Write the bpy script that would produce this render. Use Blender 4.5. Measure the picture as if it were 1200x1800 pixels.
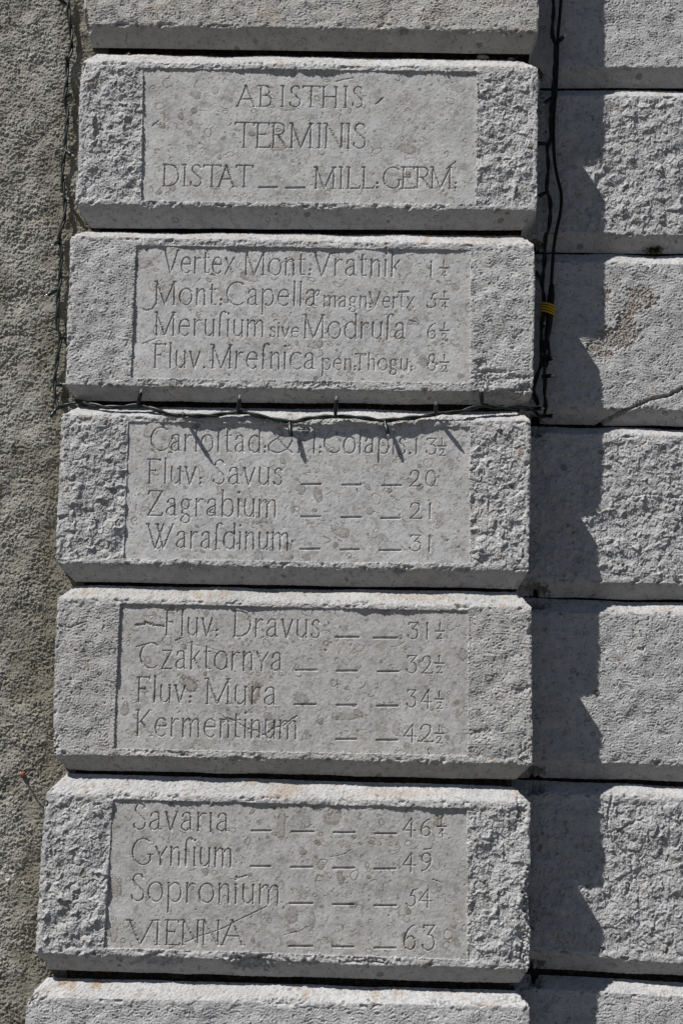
import bpy, math
import numpy as np
from math import radians, cos, sin, pi

# ------------------------------------------------------------------ scene, camera, light
for o in list(bpy.data.objects):
    bpy.data.objects.remove(o)
scn = bpy.context.scene
col = scn.collection

FPX = 3000.0                       # focal length in photo pixels (photo 1200 x 1800)
DIST, AIM_Z = 3.0, 2.1
YAW, PITCH, ROLL = radians(2.5), radians(8.93), radians(1.65)
_fw = np.array([-sin(YAW) * cos(PITCH), cos(YAW) * cos(PITCH), sin(PITCH)])
_r0 = np.array([cos(YAW), sin(YAW), 0.0])
_u0 = np.cross(_r0, _fw)
_r = cos(ROLL) * _r0 + sin(ROLL) * _u0
_u = -sin(ROLL) * _r0 + cos(ROLL) * _u0
CAM = np.array([0, 0, AIM_Z]) - _fw * DIST
ROT = np.stack([_r, _u, -_fw], 1)

cam_d = bpy.data.cameras.new('camera')
cam_d.sensor_width = 36.0
cam_d.lens = FPX / 1800.0 * 36.0
cam_d.clip_start = 0.05
cam_d.clip_end = 2000
cam = bpy.data.objects.new('camera', cam_d)
col.objects.link(cam)
import mathutils
M4 = mathutils.Matrix.Identity(4)
for i in range(3):
    for j in range(3):
        M4[i][j] = ROT[i, j]
    M4[i][3] = CAM[i]
cam.matrix_world = M4
scn.camera = cam

# the sun stands high to the upper left, in front of the wall
SUN_TO = np.array([-0.495, -0.370, 0.785])
SUN_TO /= np.linalg.norm(SUN_TO)
SUN_EL = math.asin(SUN_TO[2])
SUN_AZ = math.atan2(SUN_TO[0], SUN_TO[1])
sun_d = bpy.data.lights.new('sun', 'SUN')
sun_d.energy = 5.0
sun_d.angle = radians(0.5)
sun_d.color = (1.0, 0.975, 0.93)
sun = bpy.data.objects.new('sun', sun_d)
sun.rotation_euler = mathutils.Vector(-SUN_TO).to_track_quat('-Z', 'Y').to_euler()
sun.location = (-3, -4, 9)
col.objects.link(sun)

world = bpy.data.worlds.new('World')
scn.world = world
world.use_nodes = True
wn = world.node_tree
wn.nodes.clear()
w_out = wn.nodes.new('ShaderNodeOutputWorld')
w_bg = wn.nodes.new('ShaderNodeBackground')
w_sky = wn.nodes.new('ShaderNodeTexSky')
w_sky.sky_type = 'NISHITA'
w_sky.sun_disc = False
w_sky.sun_elevation = SUN_EL
w_sky.sun_rotation = SUN_AZ % (2 * pi)
w_sky.dust_density = 0.1
w_sky.air_density = 0.5
w_sky.ozone_density = 0.2
w_sky.altitude = 300
w_bg.inputs['Strength'].default_value = 0.05
wn.links.new(w_sky.outputs[0], w_bg.inputs[0])
wn.links.new(w_bg.outputs[0], w_out.inputs[0])

scn.view_settings.view_transform = 'Standard'
scn.view_settings.look = 'None'
scn.view_settings.exposure = 0.2
scn.view_settings.gamma = 1.0

WALL_Y = 0.100        # right wall stands this far behind the pilaster face
REND_Y = 0.042        # left rendered wall
rng0 = np.random.default_rng(7)


def bp(x, y, Y=0.0):
    """photo pixel -> the point of the plane at depth Y that it shows"""
    d = ROT @ np.array([(x - 600.0) / FPX, -(y - 900.0) / FPX, -1.0])
    return CAM + d * ((Y - CAM[1]) / d[1])


def bps(px, Y=0.0):
    px = np.asarray(px, float)
    v = np.stack([(px[:, 0] - 600) / FPX, -(px[:, 1] - 900) / FPX, -np.ones(len(px))], 1) @ ROT.T
    return CAM + v * ((Y - CAM[1]) / v[:, 1])[:, None]


# ------------------------------------------------------------------ small helpers
def tag(o, label=None, cat=None, group=None, kind=None):
    if label: o['label'] = label
    if cat: o['category'] = cat
    if group: o['group'] = group
    if kind: o['kind'] = kind
    return o


def grid_mesh(name, P, keep=None, attrs=None, mat=None, parent=None, origin=(0, 0, 0)):
    """P (nr, nc, 3) metres -> mesh object; keep (nr-1, nc-1) bool picks faces"""
    nr, nc = P.shape[:2]
    idx = np.arange(nr * nc).reshape(nr, nc)
    q = np.stack([idx[:-1, :-1], idx[:-1, 1:], idx[1:, 1:], idx[1:, :-1]], -1)
    q = q[keep] if keep is not None else q.reshape(-1, 4)
    V = P.reshape(-1, 3)
    used = np.zeros(len(V), bool)
    used[q.ravel()] = True
    remap = np.cumsum(used) - 1
    V = V[used] - np.asarray(origin)
    q = remap[q]
    me = bpy.data.meshes.new(name)
    me.vertices.add(len(V))
    me.vertices.foreach_set('co', V.astype(np.float32).ravel())
    me.loops.add(q.size)
    me.loops.foreach_set('vertex_index', q.astype(np.int32).ravel())
    me.polygons.add(len(q))
    me.polygons.foreach_set('loop_start', np.arange(0, q.size, 4, dtype=np.int32))
    me.polygons.foreach_set('loop_total', np.full(len(q), 4, np.int32))
    me.polygons.foreach_set('use_smooth', np.ones(len(q), bool))
    me.update(calc_edges=True)
    for k, a in (attrs or {}).items():
        at = me.attributes.new(k, 'FLOAT', 'POINT')
        at.data.foreach_set('value', a.reshape(-1)[used].astype(np.float32))
    if mat: me.materials.append(mat)
    o = bpy.data.objects.new(name, me)
    col.objects.link(o)
    if parent is not None:
        o.parent = parent
        o.location = np.asarray(origin) - np.asarray(parent['_org'] if '_org' in parent else (0, 0, 0))
    else:
        o.location = origin
    return o


def py_mesh(name, V, F, mat, parent=None, smooth=True):
    me = bpy.data.meshes.new(name)
    me.from_pydata([tuple(v) for v in V], [], F)
    me.update()
    if smooth:
        me.polygons.foreach_set('use_smooth', np.ones(len(me.polygons), bool))
    me.materials.append(mat)
    o = bpy.data.objects.new(name, me)
    col.objects.link(o)
    if parent is not None: o.parent = parent
    return o


def sstep(a, b, x):
    t = np.clip((x - a) / (b - a), 0, 1)
    return t * t * (3 - 2 * t)


def fnoise(shape, dx, lo, hi, seed, beta=0.0, ax=(1.0, 1.0)):
    """band-limited noise, wavelengths lo..hi (same unit as dx), std 1; ax stretches (rows, cols)"""
    r = np.random.default_rng(seed)
    nr, nc = shape
    w = r.standard_normal(shape)
    fz = np.fft.fftfreq(nr, dx)[:, None] * ax[0]
    fx = np.fft.rfftfreq(nc, dx)[None, :] * ax[1]
    f = np.sqrt(fz * fz + fx * fx) + 1e-9
    band = np.exp(-(f * lo * 0.75) ** 4) * (1 - np.exp(-(f * hi * 1.2) ** 4)) * f ** (-beta)
    o = np.fft.irfft2(np.fft.rfft2(w) * band, s=shape)
    return o / (o.std() + 1e-12)


def facets(X, Z, cell, seed, tilt=0.5, cone=0.35, lift=0.35, bias=(0, 0)):
    """broken-stone facets: each jittered cell is a tilted plane, the highest one wins"""
    T = 61
    r = np.random.default_rng(seed)
    jx, jz = r.random((T, T)), r.random((T, T))
    gx = r.normal(bias[0], tilt, (T, T)); gz = r.normal(bias[1], tilt, (T, T)); h0 = r.normal(0, lift, (T, T))
    U, W = X / cell, Z / cell
    iu, iw = np.floor(U).astype(int), np.floor(W).astype(int)
    best = np.full(X.shape, -9.0)
    for a in (-1, 0, 1):
        for b in (-1, 0, 1):
            ci, cj = (iw + b) % T, (iu + a) % T
            du = U - (iu + a + jx[ci, cj]); dw = W - (iw + b + jz[ci, cj])
            v = h0[ci, cj] + gx[ci, cj] * du + gz[ci, cj] * dw - cone * (du * du + dw * dw) * 2.0
            best = np.maximum(best, v)
    return best - best.mean()


def blur(A, n, axis):
    for _ in range(n):
        B = A.copy()
        s0 = [slice(None)] * A.ndim; s1 = [slice(None)] * A.ndim; s2 = [slice(None)] * A.ndim
        s0[axis] = slice(1, -1); s1[axis] = slice(0, -2); s2[axis] = slice(2, None)
        B[tuple(s0)] = (A[tuple(s0)] * 2 + A[tuple(s1)] + A[tuple(s2)]) / 4
        A = B
    return A


def normals(P, n=2):
    du = np.gradient(P, axis=1); dv = np.gradient(P, axis=0)
    N = np.cross(du, dv)
    N /= np.linalg.norm(N, axis=2, keepdims=True) + 1e-12
    N = blur(blur(N, n, 0), n, 1)
    N /= np.linalg.norm(N, axis=2, keepdims=True) + 1e-12
    return N


def catmull(p, n=6):
    p = np.asarray(p, float)
    q = np.vstack([2 * p[0] - p[1], p, 2 * p[-1] - p[-2]])
    out = []
    for i in range(1, len(q) - 2):
        t = np.linspace(0, 1, n, endpoint=False)[:, None]
        a, b, c, d = q[i - 1], q[i], q[i + 1], q[i + 2]
        out.append(0.5 * (2 * b + (c - a) * t + (2 * a - 5 * b + 4 * c - d) * t ** 2 + (3 * b - a - 3 * c + d) * t ** 3))
    out.append(p[-1:])
    return np.vstack(out)


def seg_dist_apply(GX, GZ, x0, dx, z0, dz, a, b, rad, fn):
    """call fn(slice, dist, t) on the window of a regular grid round segment a-b"""
    nr, nc = GX.shape
    i0 = int(max(0, (min(a[0], b[0]) - rad - x0) / dx)); i1 = int(min(nc, (max(a[0], b[0]) + rad - x0) / dx + 2))
    j0 = int(max(0, (min(a[1], b[1]) - rad - z0) / dz)); j1 = int(min(nr, (max(a[1], b[1]) + rad - z0) / dz + 2))
    if i1 <= i0 or j1 <= j0: return
    s = (slice(j0, j1), slice(i0, i1))
    X, Z = GX[s], GZ[s]
    vx, vz = b[0] - a[0], b[1] - a[1]
    L = vx * vx + vz * vz + 1e-12
    t = np.clip(((X - a[0]) * vx + (Z - a[1]) * vz) / L, 0, 1)
    d = np.hypot(X - a[0] - t * vx, Z - a[1] - t * vz)
    fn(s, d, t)


# ------------------------------------------------------------------ materials
def new_mat(name):
    m = bpy.data.materials.new(name)
    m.use_nodes = True
    nt = m.node_tree
    return m, nt, nt.nodes['Principled BSDF']


class NB:
    def __init__(s, nt): s.nt = nt
    def n(s, t, **kw):
        x = s.nt.nodes.new(t)
        for k, v in kw.items(): setattr(x, k, v)
        return x
    def l(s, a, b): s.nt.links.new(a, b)
    def coord(s): return s.n('ShaderNodeTexCoord').outputs['Object']
    def noise(s, vec, scale, detail=4, rough=0.55, dist=0.0):
        x = s.n('ShaderNodeTexNoise'); x.inputs['Scale'].default_value = scale
        x.inputs['Detail'].default_value = detail; x.inputs['Roughness'].default_value = rough
        x.inputs['Distortion'].default_value = dist
        s.l(vec, x.inputs['Vector']); return x.outputs['Fac']
    def voro(s, vec, scale, feature='F1'):
        x = s.n('ShaderNodeTexVoronoi', feature=feature); x.inputs['Scale'].default_value = scale
        s.l(vec, x.inputs['Vector']); return x.outputs['Distance']
    def ramp(s, fac, stops):
        x = s.n('ShaderNodeValToRGB'); e = x.color_ramp.elements
        while len(e) < len(stops): e.new(0.5)
        for i, (p, c) in enumerate(stops):
            e[i].position = p; e[i].color = (c[0], c[1], c[2], 1) if hasattr(c, '__len__') else (c, c, c, 1)
        s.l(fac, x.inputs[0]); return x.outputs['Color']
    def mix(s, fac, a, b, mode='MIX'):
        x = s.n('ShaderNodeMix', data_type='RGBA', blend_type=mode)
        for sock, v in ((x.inputs[0], fac), (x.inputs[6], a), (x.inputs[7], b)):
            if hasattr(v, 'links') or hasattr(v, 'is_linked'): s.l(v, sock)
            elif hasattr(v, '__len__'): sock.default_value = (v[0], v[1], v[2], 1)
            else: sock.default_value = v
        return x.outputs[2]
    def attr(s, name):
        x = s.n('ShaderNodeAttribute', attribute_name=name); return x.outputs['Fac']
    def bump(s, h, dist, strength=1.0, prev=None):
        x = s.n('ShaderNodeBump'); x.inputs['Distance'].default_value = dist; x.inputs['Strength'].default_value = strength
        s.l(h, x.inputs['Height'])
        if prev is not None: s.l(prev, x.inputs['Normal'])
        return x.outputs['Normal']


def limestone(name, base=(0.40, 0.392, 0.385), warm=0.25, grain=0.0007):
    m, nt, bs = new_mat(name)
    b = NB(nt)
    c = b.coord()
    big = b.noise(c, 9, 5, 0.6)
    oi = b.n('ShaderNodeObjectInfo')
    tint = b.ramp(oi.outputs['Random'], [(0.0, (.93, .925, .91)), (0.5, (1.0, 1.0, 1.0)), (1.0, (1.05, 1.05, 1.06))])
    mid = b.noise(c, 70, 6, 0.65)
    fine = b.noise(c, 420, 4, 0.7)
    k = b.mix(1.0, base, b.ramp(big, [(0.3, 0.88), (0.7, 1.09)]), 'MULTIPLY')
    k = b.mix(1.0, k, tint, 'MULTIPLY')
    k = b.mix(1.0, k, b.ramp(mid, [(0.28, 0.76), (0.5, 1.0), (0.75, 1.09)]), 'MULTIPLY')
    k = b.mix(1.0, k, b.ramp(fine, [(0.25, 0.80), (0.5, 1.0), (0.8, 1.12)]), 'MULTIPLY')
    wn_ = b.ramp(b.noise(c, 14, 6, 0.7, 0.6), [(0.52, 0.0), (0.75, 1.0)])
    wm = b.n('ShaderNodeMath', operation='MULTIPLY'); b.l(wn_, wm.inputs[0]); wm.inputs[1].default_value = warm
    k = b.mix(wm.outputs[0], k, (0.36, 0.315, 0.26))
    k = b.mix(b.attr('fossil'), k, (0.165, 0.142, 0.120))
    k = b.mix(b.attr('pale'), k, (0.50, 0.49, 0.475))
    k = b.mix(b.attr('stain'), k, (0.32, 0.19, 0.085))
    k = b.mix(b.attr('dirt'), k, (0.10, 0.095, 0.082))
    b.l(k, bs.inputs['Base Color'])
    bs.inputs['Roughness'].default_value = 0.85
    bs.inputs['Specular IOR Level'].default_value = 0.25
    nrm = b.bump(b.noise(c, 260, 5, 0.7), grain * 3.0, 1.0)
    nrm = b.bump(b.noise(c, 900, 3, 0.7), grain, 0.8, nrm)
    b.l(nrm, bs.inputs['Normal'])
    return m


M_PANEL = limestone('honed limestone', (0.44, 0.438, 0.436), 0.32, 0.00016)
M_ROUGH = limestone('dressed limestone', (0.47, 0.468, 0.468), 0.16, 0.0008)
M_TOP = limestone('weathered limestone', (0.46, 0.450, 0.432), 0.75, 0.0010)
M_WALL = limestone('wall limestone', (0.46, 0.458, 0.459), 0.14, 0.0009)


def mat_render():
    m, nt, bs = new_mat('rough lime render')
    b = NB(nt); c = b.coord()
    k = b.mix(b.ramp(b.noise(c, 5, 6, 0.6, 0.4), [(0.35, 0.0), (0.68, 1.0)]), (0.37, 0.362, 0.328), (0.29, 0.277, 0.235))
    k = b.mix(1.0, k, b.ramp(b.noise(c, 220, 5, 0.7), [(0.25, 0.62), (0.5, 1.0), (0.75, 1.22)]), 'MULTIPLY')
    k = b.mix(1.0, k, b.ramp(b.noise(c, 30, 5, 0.6), [(0.3, 0.85), (0.7, 1.1)]), 'MULTIPLY')
    k = b.mix(b.attr('damp'), k, (0.18, 0.166, 0.128))
    k = b.mix(b.attr('pale'), k, (0.62, 0.61, 0.58))
    b.l(k, bs.inputs['Base Color'])
    bs.inputs['Roughness'].default_value = 0.92
    bs.inputs['Specular IOR Level'].default_value = 0.2
    nrm = b.bump(b.noise(c, 330, 5, 0.75), 0.0022, 1.0)
    nrm = b.bump(b.noise(c, 1000, 3, 0.7), 0.0006, 0.9, nrm)
    b.l(nrm, bs.inputs['Normal'])
    return m


def mat_simple(name, colr, rough=0.6, scale=200, var=0.25, spec=0.4, bump=0.0, trans=0.0):
    m, nt, bs = new_mat(name)
    b = NB(nt); c = b.coord()
    k = b.mix(1.0, colr, b.ramp(b.noise(c, scale, 4, 0.6), [(0.3, 1 - var), (0.7, 1 + var)]), 'MULTIPLY')
    b.l(k, bs.inputs['Base Color'])
    bs.inputs['Roughness'].default_value = rough
    bs.inputs['Specular IOR Level'].default_value = spec
    if trans: bs.inputs['Transmission Weight'].default_value = trans
    if bump:
        b.l(b.bump(b.noise(c, scale * 2, 4, 0.7), bump, 1.0), bs.inputs['Normal'])
    return m


M_RENDER = mat_render()
M_MORTAR = mat_simple('old dark mortar', (0.085, 0.065, 0.048), 0.95, 120, 0.5, 0.1, 0.002)
M_CABLE = mat_simple('dark green cable', (0.008, 0.013, 0.012), 0.42, 90, 0.2, 0.4)
M_SOCKET = mat_simple('green plastic socket', (0.006, 0.014, 0.012), 0.35, 90, 0.2, 0.4)
M_BULB = mat_simple('clear bulb', (0.70, 0.72, 0.74), 0.08, 90, 0.05, 0.6, 0.0, 0.6)
M_BLACK = mat_simple('black rubber', (0.006, 0.006, 0.006), 0.6, 90, 0.2, 0.2)
M_SHADE = mat_simple('shaded cable', (0.006, 0.008, 0.007), 0.5, 90, 0.2, 0.25)  # darker, duller copy of the cable colour, with the shade put into it
M_YELLOW = mat_simple('yellow tape', (0.45, 0.30, 0.015), 0.45, 150, 0.15, 0.4)
M_ORANGE = mat_simple('orange plastic', (0.42, 0.10, 0.03), 0.5, 150, 0.25, 0.4)
M_STEEL = mat_simple('grey steel', (0.28, 0.27, 0.26), 0.35, 150, 0.25, 0.6)
M_MOSS = mat_simple('dark moss', (0.028, 0.034, 0.012), 0.95, 400, 0.5, 0.1)
M_PEBBLE = mat_simple('joint pebble', (0.20, 0.18, 0.15), 0.9, 250, 0.3, 0.2, 0.0015)
M_PAVING = mat_simple('stone paving', (0.125, 0.115, 0.10), 0.85, 2.5, 0.25, 0.2)

# ------------------------------------------------------------------ ground
g = 600.0
ground = py_mesh('ground', [(-g, -g, 0), (g, -g, 0), (g, g, 0), (-g, g, 0)], [(0, 1, 2, 3)], M_PAVING, smooth=False)
tag(ground, 'stone paved ground in front of the wall', 'ground', kind='structure')

# ------------------------------------------------------------------ lettering: stroke alphabet, cap height 1, x-height .7


def arc(cx, cy, rx, ry, a0, a1, n=None):
    n = n or max(6, int(abs(a1 - a0) / 14))
    t = np.radians(np.linspace(a0, a1, n))
    return np.stack([cx + rx * np.cos(t), cy + ry * np.sin(t)], 1)


def sp(*p): return catmull(np.array(p, float), 5)
def ln(*p): return np.array(p, float)


SF = 0.075   # serif half length


def stem(x, y0=0.0, y1=1.0, s0=1, s1=1, k=1.0):
    r = [('k', ln((x, y0), (x, y1)))]
    if s0: r.append(('s', ln((x - SF * k, y0), (x + SF * k, y0))))
    if s1: r.append(('w', ln((x - SF * k, y1), (x + SF * .6 * k, y1 - .01))))
    return r


LS = 0.45    # lower-case serif scale
GL = {
 'A': (.80, [('a', ln((.02, 0), (.38, 1))), ('a', ln((.38, 1), (.77, 0))), ('a', ln((.15, .36), (.62, .36))), ('s', ln((-.05, 0), (.09, 0))), ('s', ln((.68, 0), (.87, 0))), ('w', ln((.32, 1), (.40, .98)))]),
 'B': (.52, stem(.06) + [('a', np.vstack([ln((.06, 1)), arc(.22, .77, .22, .23, 90, -90), ln((.08, .54))])), ('a', np.vstack([ln((.08, .54)), arc(.24, .27, .28, .27, 90, -90), ln((.06, 0))]))]),
 'C': (.78, [('a', arc(.46, .5, .46, .5, 52, 310))]),
 'D': (.74, stem(.06) + [('a', np.vstack([ln((.06, 1)), arc(.24, .5, .48, .5, 90, -90), ln((.06, 0))]))]),
 'E': (.50, stem(.06) + [('a', ln((.06, 1), (.46, 1), (.47, .93))), ('a', ln((.06, .53), (.34, .53))), ('s', ln((.34, .6), (.34, .46))), ('a', ln((.06, 0), (.5, 0), (.53, .08)))]),
 'F': (.52, stem(.06) + [('a', ln((.06, 1), (.50, 1), (.51, .94))), ('a', ln((.06, .53), (.32, .53))), ('s', ln((.32, .6), (.32, .47)))]),
 'G': (.88, [('a', arc(.46, .5, .46, .5, 52, 318)), ('k', ln((.80, .16), (.80, .40))), ('s', ln((.68, .40), (.92, .40)))]),
 'H': (.66, stem(.07) + stem(.60) + [('a', ln((.07, .52), (.60, .52)))]),
 'I': (.14, stem(.07)),
 'K': (.66, stem(.06) + [('a', ln((.58, 1), (.08, .46))), ('a', ln((.20, .58), (.66, 0))), ('s', ln((.52, 1), (.66, 1))), ('s', ln((.58, 0), (.74, 0)))]),
 'L': (.50, stem(.06) + [('a', ln((.06, 0), (.48, 0), (.52, .1)))]),
 'M': (.94, [('a', ln((.07, 0), (.07, 1))), ('a', ln((.07, 1), (.46, .02))), ('a', ln((.46, .02), (.86, 1))), ('k', ln((.86, 1), (.87, 0))), ('s', ln((0, 0), (.14, 0))), ('s', ln((.79, 0), (.96, 0))), ('w', ln((-.03, 1), (.09, .98))), ('w', ln((.80, 1), (.95, .99)))]),
 'N': (.72, [('a', ln((.07, 0), (.07, 1))), ('a', ln((.07, 1), (.64, 0))), ('a', ln((.64, 0), (.64, 1))), ('s', ln((0, 0), (.14, 0))), ('w', ln((-.02, 1), (.09, .98))), ('s', ln((.57, 1), (.72, 1)))]),
 'R': (.58, stem(.06) + [('a', np.vstack([ln((.06, 1)), arc(.22, .76, .24, .24, 90, -90), ln((.08, .52))])), ('a', ln((.22, .52), (.56, 0))), ('s', ln((.52, 0), (.64, 0)))]),
 'S': (.46, [('a', sp((.42, .86), (.34, .97), (.21, 1.0), (.08, .92), (.05, .76), (.14, .62), (.30, .47), (.44, .32), (.43, .13), (.29, .01), (.13, .01), (.02, .10), (.0, .2)))]),
 'T': (.64, stem(.32, 0, 1, 1, 0) + [('a', ln((0, .92), (.01, 1), (.63, 1), (.64, .92)))]),
 'V': (.74, [('a', ln((.02, 1), (.36, 0))), ('a', ln((.36, 0), (.72, 1))), ('w', ln((-.05, 1), (.10, .98))), ('s', ln((.64, 1), (.78, 1)))]),
 'W': (1.22, [('a', ln((.02, 1), (.38, 0))), ('a', ln((.38, 0), (.76, 1))), ('a', ln((.46, 1), (.78, 0))), ('a', ln((.78, 0), (1.2, 1))), ('w', ln((-.05, 1), (.1, .98))), ('w', ln((.38, 1), (.54, .98)))]),
 'Z': (.66, [('a', ln((.03, .88), (.05, 1), (.62, 1))), ('k', ln((.62, 1), (.02, 0))), ('a', ln((.02, 0), (.62, 0), (.66, .10)))]),
 'a': (.48, [('a', sp((.05, .53), (.10, .65), (.22, .70), (.34, .65), (.38, .50), (.38, .15), (.40, .03), (.47, .02))), ('a', sp((.38, .42), (.20, .37), (.05, .26), (.03, .12), (.12, .01), (.24, .02), (.38, .14)))]),
 'b': (.55, stem(.05, 0, 1.06, 0, 1, LS) + [('a', arc(.28, .35, .25, .36, 160, -160))]),
 'c': (.50, [('a', arc(.31, .35, .29, .36, 52, 312))]),
 'd': (.57, stem(.52, 0, 1.06, 1, 1, LS) + [('a', arc(.28, .35, .26, .36, 25, 335))]),
 'e': (.54, [('a', ln((.04, .40), (.51, .40))), ('a', np.vstack([ln((.51, .40)), arc(.28, .35, .25, .36, 20, 316)]))]),
 'g': (.48, [('a', arc(.20, .48, .17, .21, 0, 360)), ('a', ln((.33, .62), (.47, .67))), ('a', sp((.12, .29), (.05, .18), (.12, .08), (.28, .05), (.40, -.06), (.36, -.22), (.20, -.29), (.05, -.24), (.02, -.12), (.10, -.02), (.2, .04)))]),
 'h': (.46, stem(.05, 0, 1.06, 0, 1, LS) + [('a', sp((.05, .46), (.14, .64), (.28, .70), (.38, .60), (.40, .42), (.40, .0)))]),
 'i': (.12, stem(.05, 0, .7, 0, 1, LS) + [('d', ln((.05, .98)))]),
 'k': (.44, stem(.05, 0, 1.06, 0, 1, LS) + [('a', ln((.38, .7), (.06, .32))), ('a', ln((.16, .43), (.44, 0)))]),
 'l': (.12, stem(.06, 0, 1.06, 0, 1, LS)),
 'm': (.80, stem(.05, 0, .7, 0, 1, LS) + [('a', sp((.05, .46), (.14, .63), (.27, .70), (.37, .60), (.39, .42), (.39, 0))), ('a', sp((.39, .46), (.48, .63), (.61, .70), (.72, .60), (.74, .42), (.74, 0)))]),
 'n': (.46, stem(.05, 0, .7, 0, 1, LS) + [('a', sp((.05, .46), (.14, .63), (.28, .70), (.38, .60), (.40, .42), (.40, 0)))]),
 'o': (.58, [('a', arc(.29, .35, .28, .36, 0, 360, 26))]),
 'p': (.55, stem(.05, -.38, .7, 0, 1, LS) + [('a', arc(.28, .35, .25, .36, 160, -160))]),
 'r': (.34, stem(.05, 0, .7, 0, 1, LS) + [('a', sp((.05, .44), (.12, .60), (.22, .69), (.33, .66)))]),
 'f': (.24, [('a', sp((.08, 0), (.08, .5), (.085, .85), (.14, 1.03), (.25, 1.07), (.34, 1.0))), ('s', ln((.0, .62), (.08, .64)))]),   # long s
 's': (.36, [('a', sp((.32, .60), (.24, .69), (.12, .68), (.05, .56), (.11, .45), (.23, .36), (.33, .24), (.31, .08), (.18, .0), (.06, .03), (.0, .13)))]),
 't': (.30, [('a', sp((.10, .90), (.10, .5), (.10, .18), (.15, .03), (.28, .03))), ('a', ln((0, .68), (.28, .70)))]),
 'u': (.48, [('a', sp((.05, .70), (.05, .35), (.06, .14), (.16, .01), (.28, .03), (.42, .20)))] + stem(.43, 0, .7, 0, 1, LS)),
 'v': (.46, [('a', ln((.02, .7), (.22, 0))), ('a', ln((.22, 0), (.45, .7))), ('w', ln((-.02, .7), (.08, .69)))]),
 'x': (.46, [('a', ln((.02, .7), (.44, 0))), ('a', ln((.46, .72), (.0, -.02)))]),
 'y': (.48, [('a', ln((.0, .7), (.22, .34))), ('a', ln((.48, .7), (.22, .34))), ('k', ln((.22, .34), (.22, 0)))]),
 'z': (.46, [('a', ln((.03, .7), (.43, .7))), ('a', ln((.43, .7), (.02, 0))), ('a', ln((.02, 0), (.45, 0)))]),
 '&': (.92, [('a', sp((.86, .48), (.76, .26), (.58, .08), (.34, -.01), (.10, .06), (.02, .24), (.12, .42), (.34, .60), (.50, .78), (.46, .95), (.32, 1.0), (.20, .90), (.24, .72), (.44, .44), (.66, .18), (.88, -.02)))]),
 '.': (.08, [('d', ln((.04, .03)))]),
 ':': (.08, [('d', ln((.04, .03))), ('d', ln((.05, .24)))]),
 '0': (.62, [('a', arc(.31, .5, .29, .5, 0, 360, 26))]),
 '1': (.14, [('k', ln((.07, 0), (.07, 1))), ('s', ln((.0, .90), (.07, 1)))]),
 '2': (.64, [('a', sp((.04, .72), (.10, .92), (.27, 1.0), (.46, .92), (.51, .72), (.42, .46), (.22, .20), (.02, 0))), ('a', ln((.02, 0), (.62, 0), (.64, .08)))]),
 '3': (.58, [('a', ln((.04, .90), (.06, 1), (.54, 1), (.24, .62))), ('a', sp((.24, .62), (.44, .56), (.55, .34), (.48, .10), (.28, -.01), (.08, .05), (.0, .2)))]),
 '4': (.66, [('a', ln((.42, 1), (.02, .32), (.66, .32))), ('k', ln((.44, 1.02), (.44, -.06)))]),
 '5': (.60, [('k', ln((.24, .60), (.36, .94))), ('a', sp((.34, .92), (.46, .96), (.60, 1.04))), ('a', sp((.22, .60), (.40, .60), (.50, .42), (.46, .16), (.28, .0), (.10, .02), (.0, .16)))]),
 '6': (.58, [('a', sp((.52, 1.0), (.34, .94), (.14, .72), (.04, .42), (.08, .12), (.26, .0), (.44, .06), (.54, .28), (.44, .50), (.28, .54), (.08, .40)))]),
 '8': (.58, [('a', arc(.28, .77, .19, .23, 0, 360)), ('a', arc(.28, .27, .26, .28, 0, 360))]),
 '9': (.58, [('a', sp((.06, 0), (.24, .06), (.44, .28), (.54, .58), (.50, .88), (.32, 1.0), (.14, .94), (.04, .72), (.14, .50), (.30, .46), (.50, .60)))]),
}
GL['e2'] = (.62, GL['a'][1] + [('a', sp((.38, .46), (.44, .62), (.54, .70), (.62, .62), (.58, .50), (.46, .46), (.40, .47)))])


class Carve:
    """strokes in photo pixels (polyline, width px, kind)"""
    def __init__(s, slope): s.S = slope; s.L = []
    def word(s, txt, x0, x1, yb, cap, w=5.0, track=.17):
        chars = []
        for ch in txt: chars.append('e2' if ch == '@' else ch)
        tot = sum(GL[c][0] for c in chars) + track * (len(chars) - 1)
        kx = (x1 - x0) / tot
        x = 0.0
        for c in chars:
            for kind, pts in GL[c][1]:
                px = x0 + (x + pts[:, 0]) * kx
                py = yb + s.S * (px - x0) - pts[:, 1] * cap
                px = px + 0.03 * pts[:, 1] * cap
                s.L.append((np.stack([px, py], 1), w, kind))
            x += GL[c][0] + track
    def dash(s, x0, x1, y):
        s.L.append((np.array([(x0 + 1, y + 1.0), (x1 - 1, y + s.S * (x1 - x0))]), 4.6, 'b'))
    def dashes(s, *a):
        for x0, x1, y in a: s.dash(x0, x1, y)
    def num(s, txt, x0, x1, yt, yb, w=4.3): s.word(txt, x0, x1, yb, yb - yt, w, .30)
    def frac(s, xc, yb, n, d, dt=6, hn=10, hd=11.5):
        s.L.append((np.array([(xc - 7.5, yb), (xc + 7.5, yb + .3)]), 3.3, 'b'))
        s.word(n, xc - 1.2, xc + 1.2, yb - 3.2, hn, 3.6)
        s.word(d, xc - 5, xc + 5, yb + dt + hd - 0.5, hd, 3.4)
    def raw(s, pts, w, kind='g'): s.L.append((np.array(pts, float), w, kind))


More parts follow.
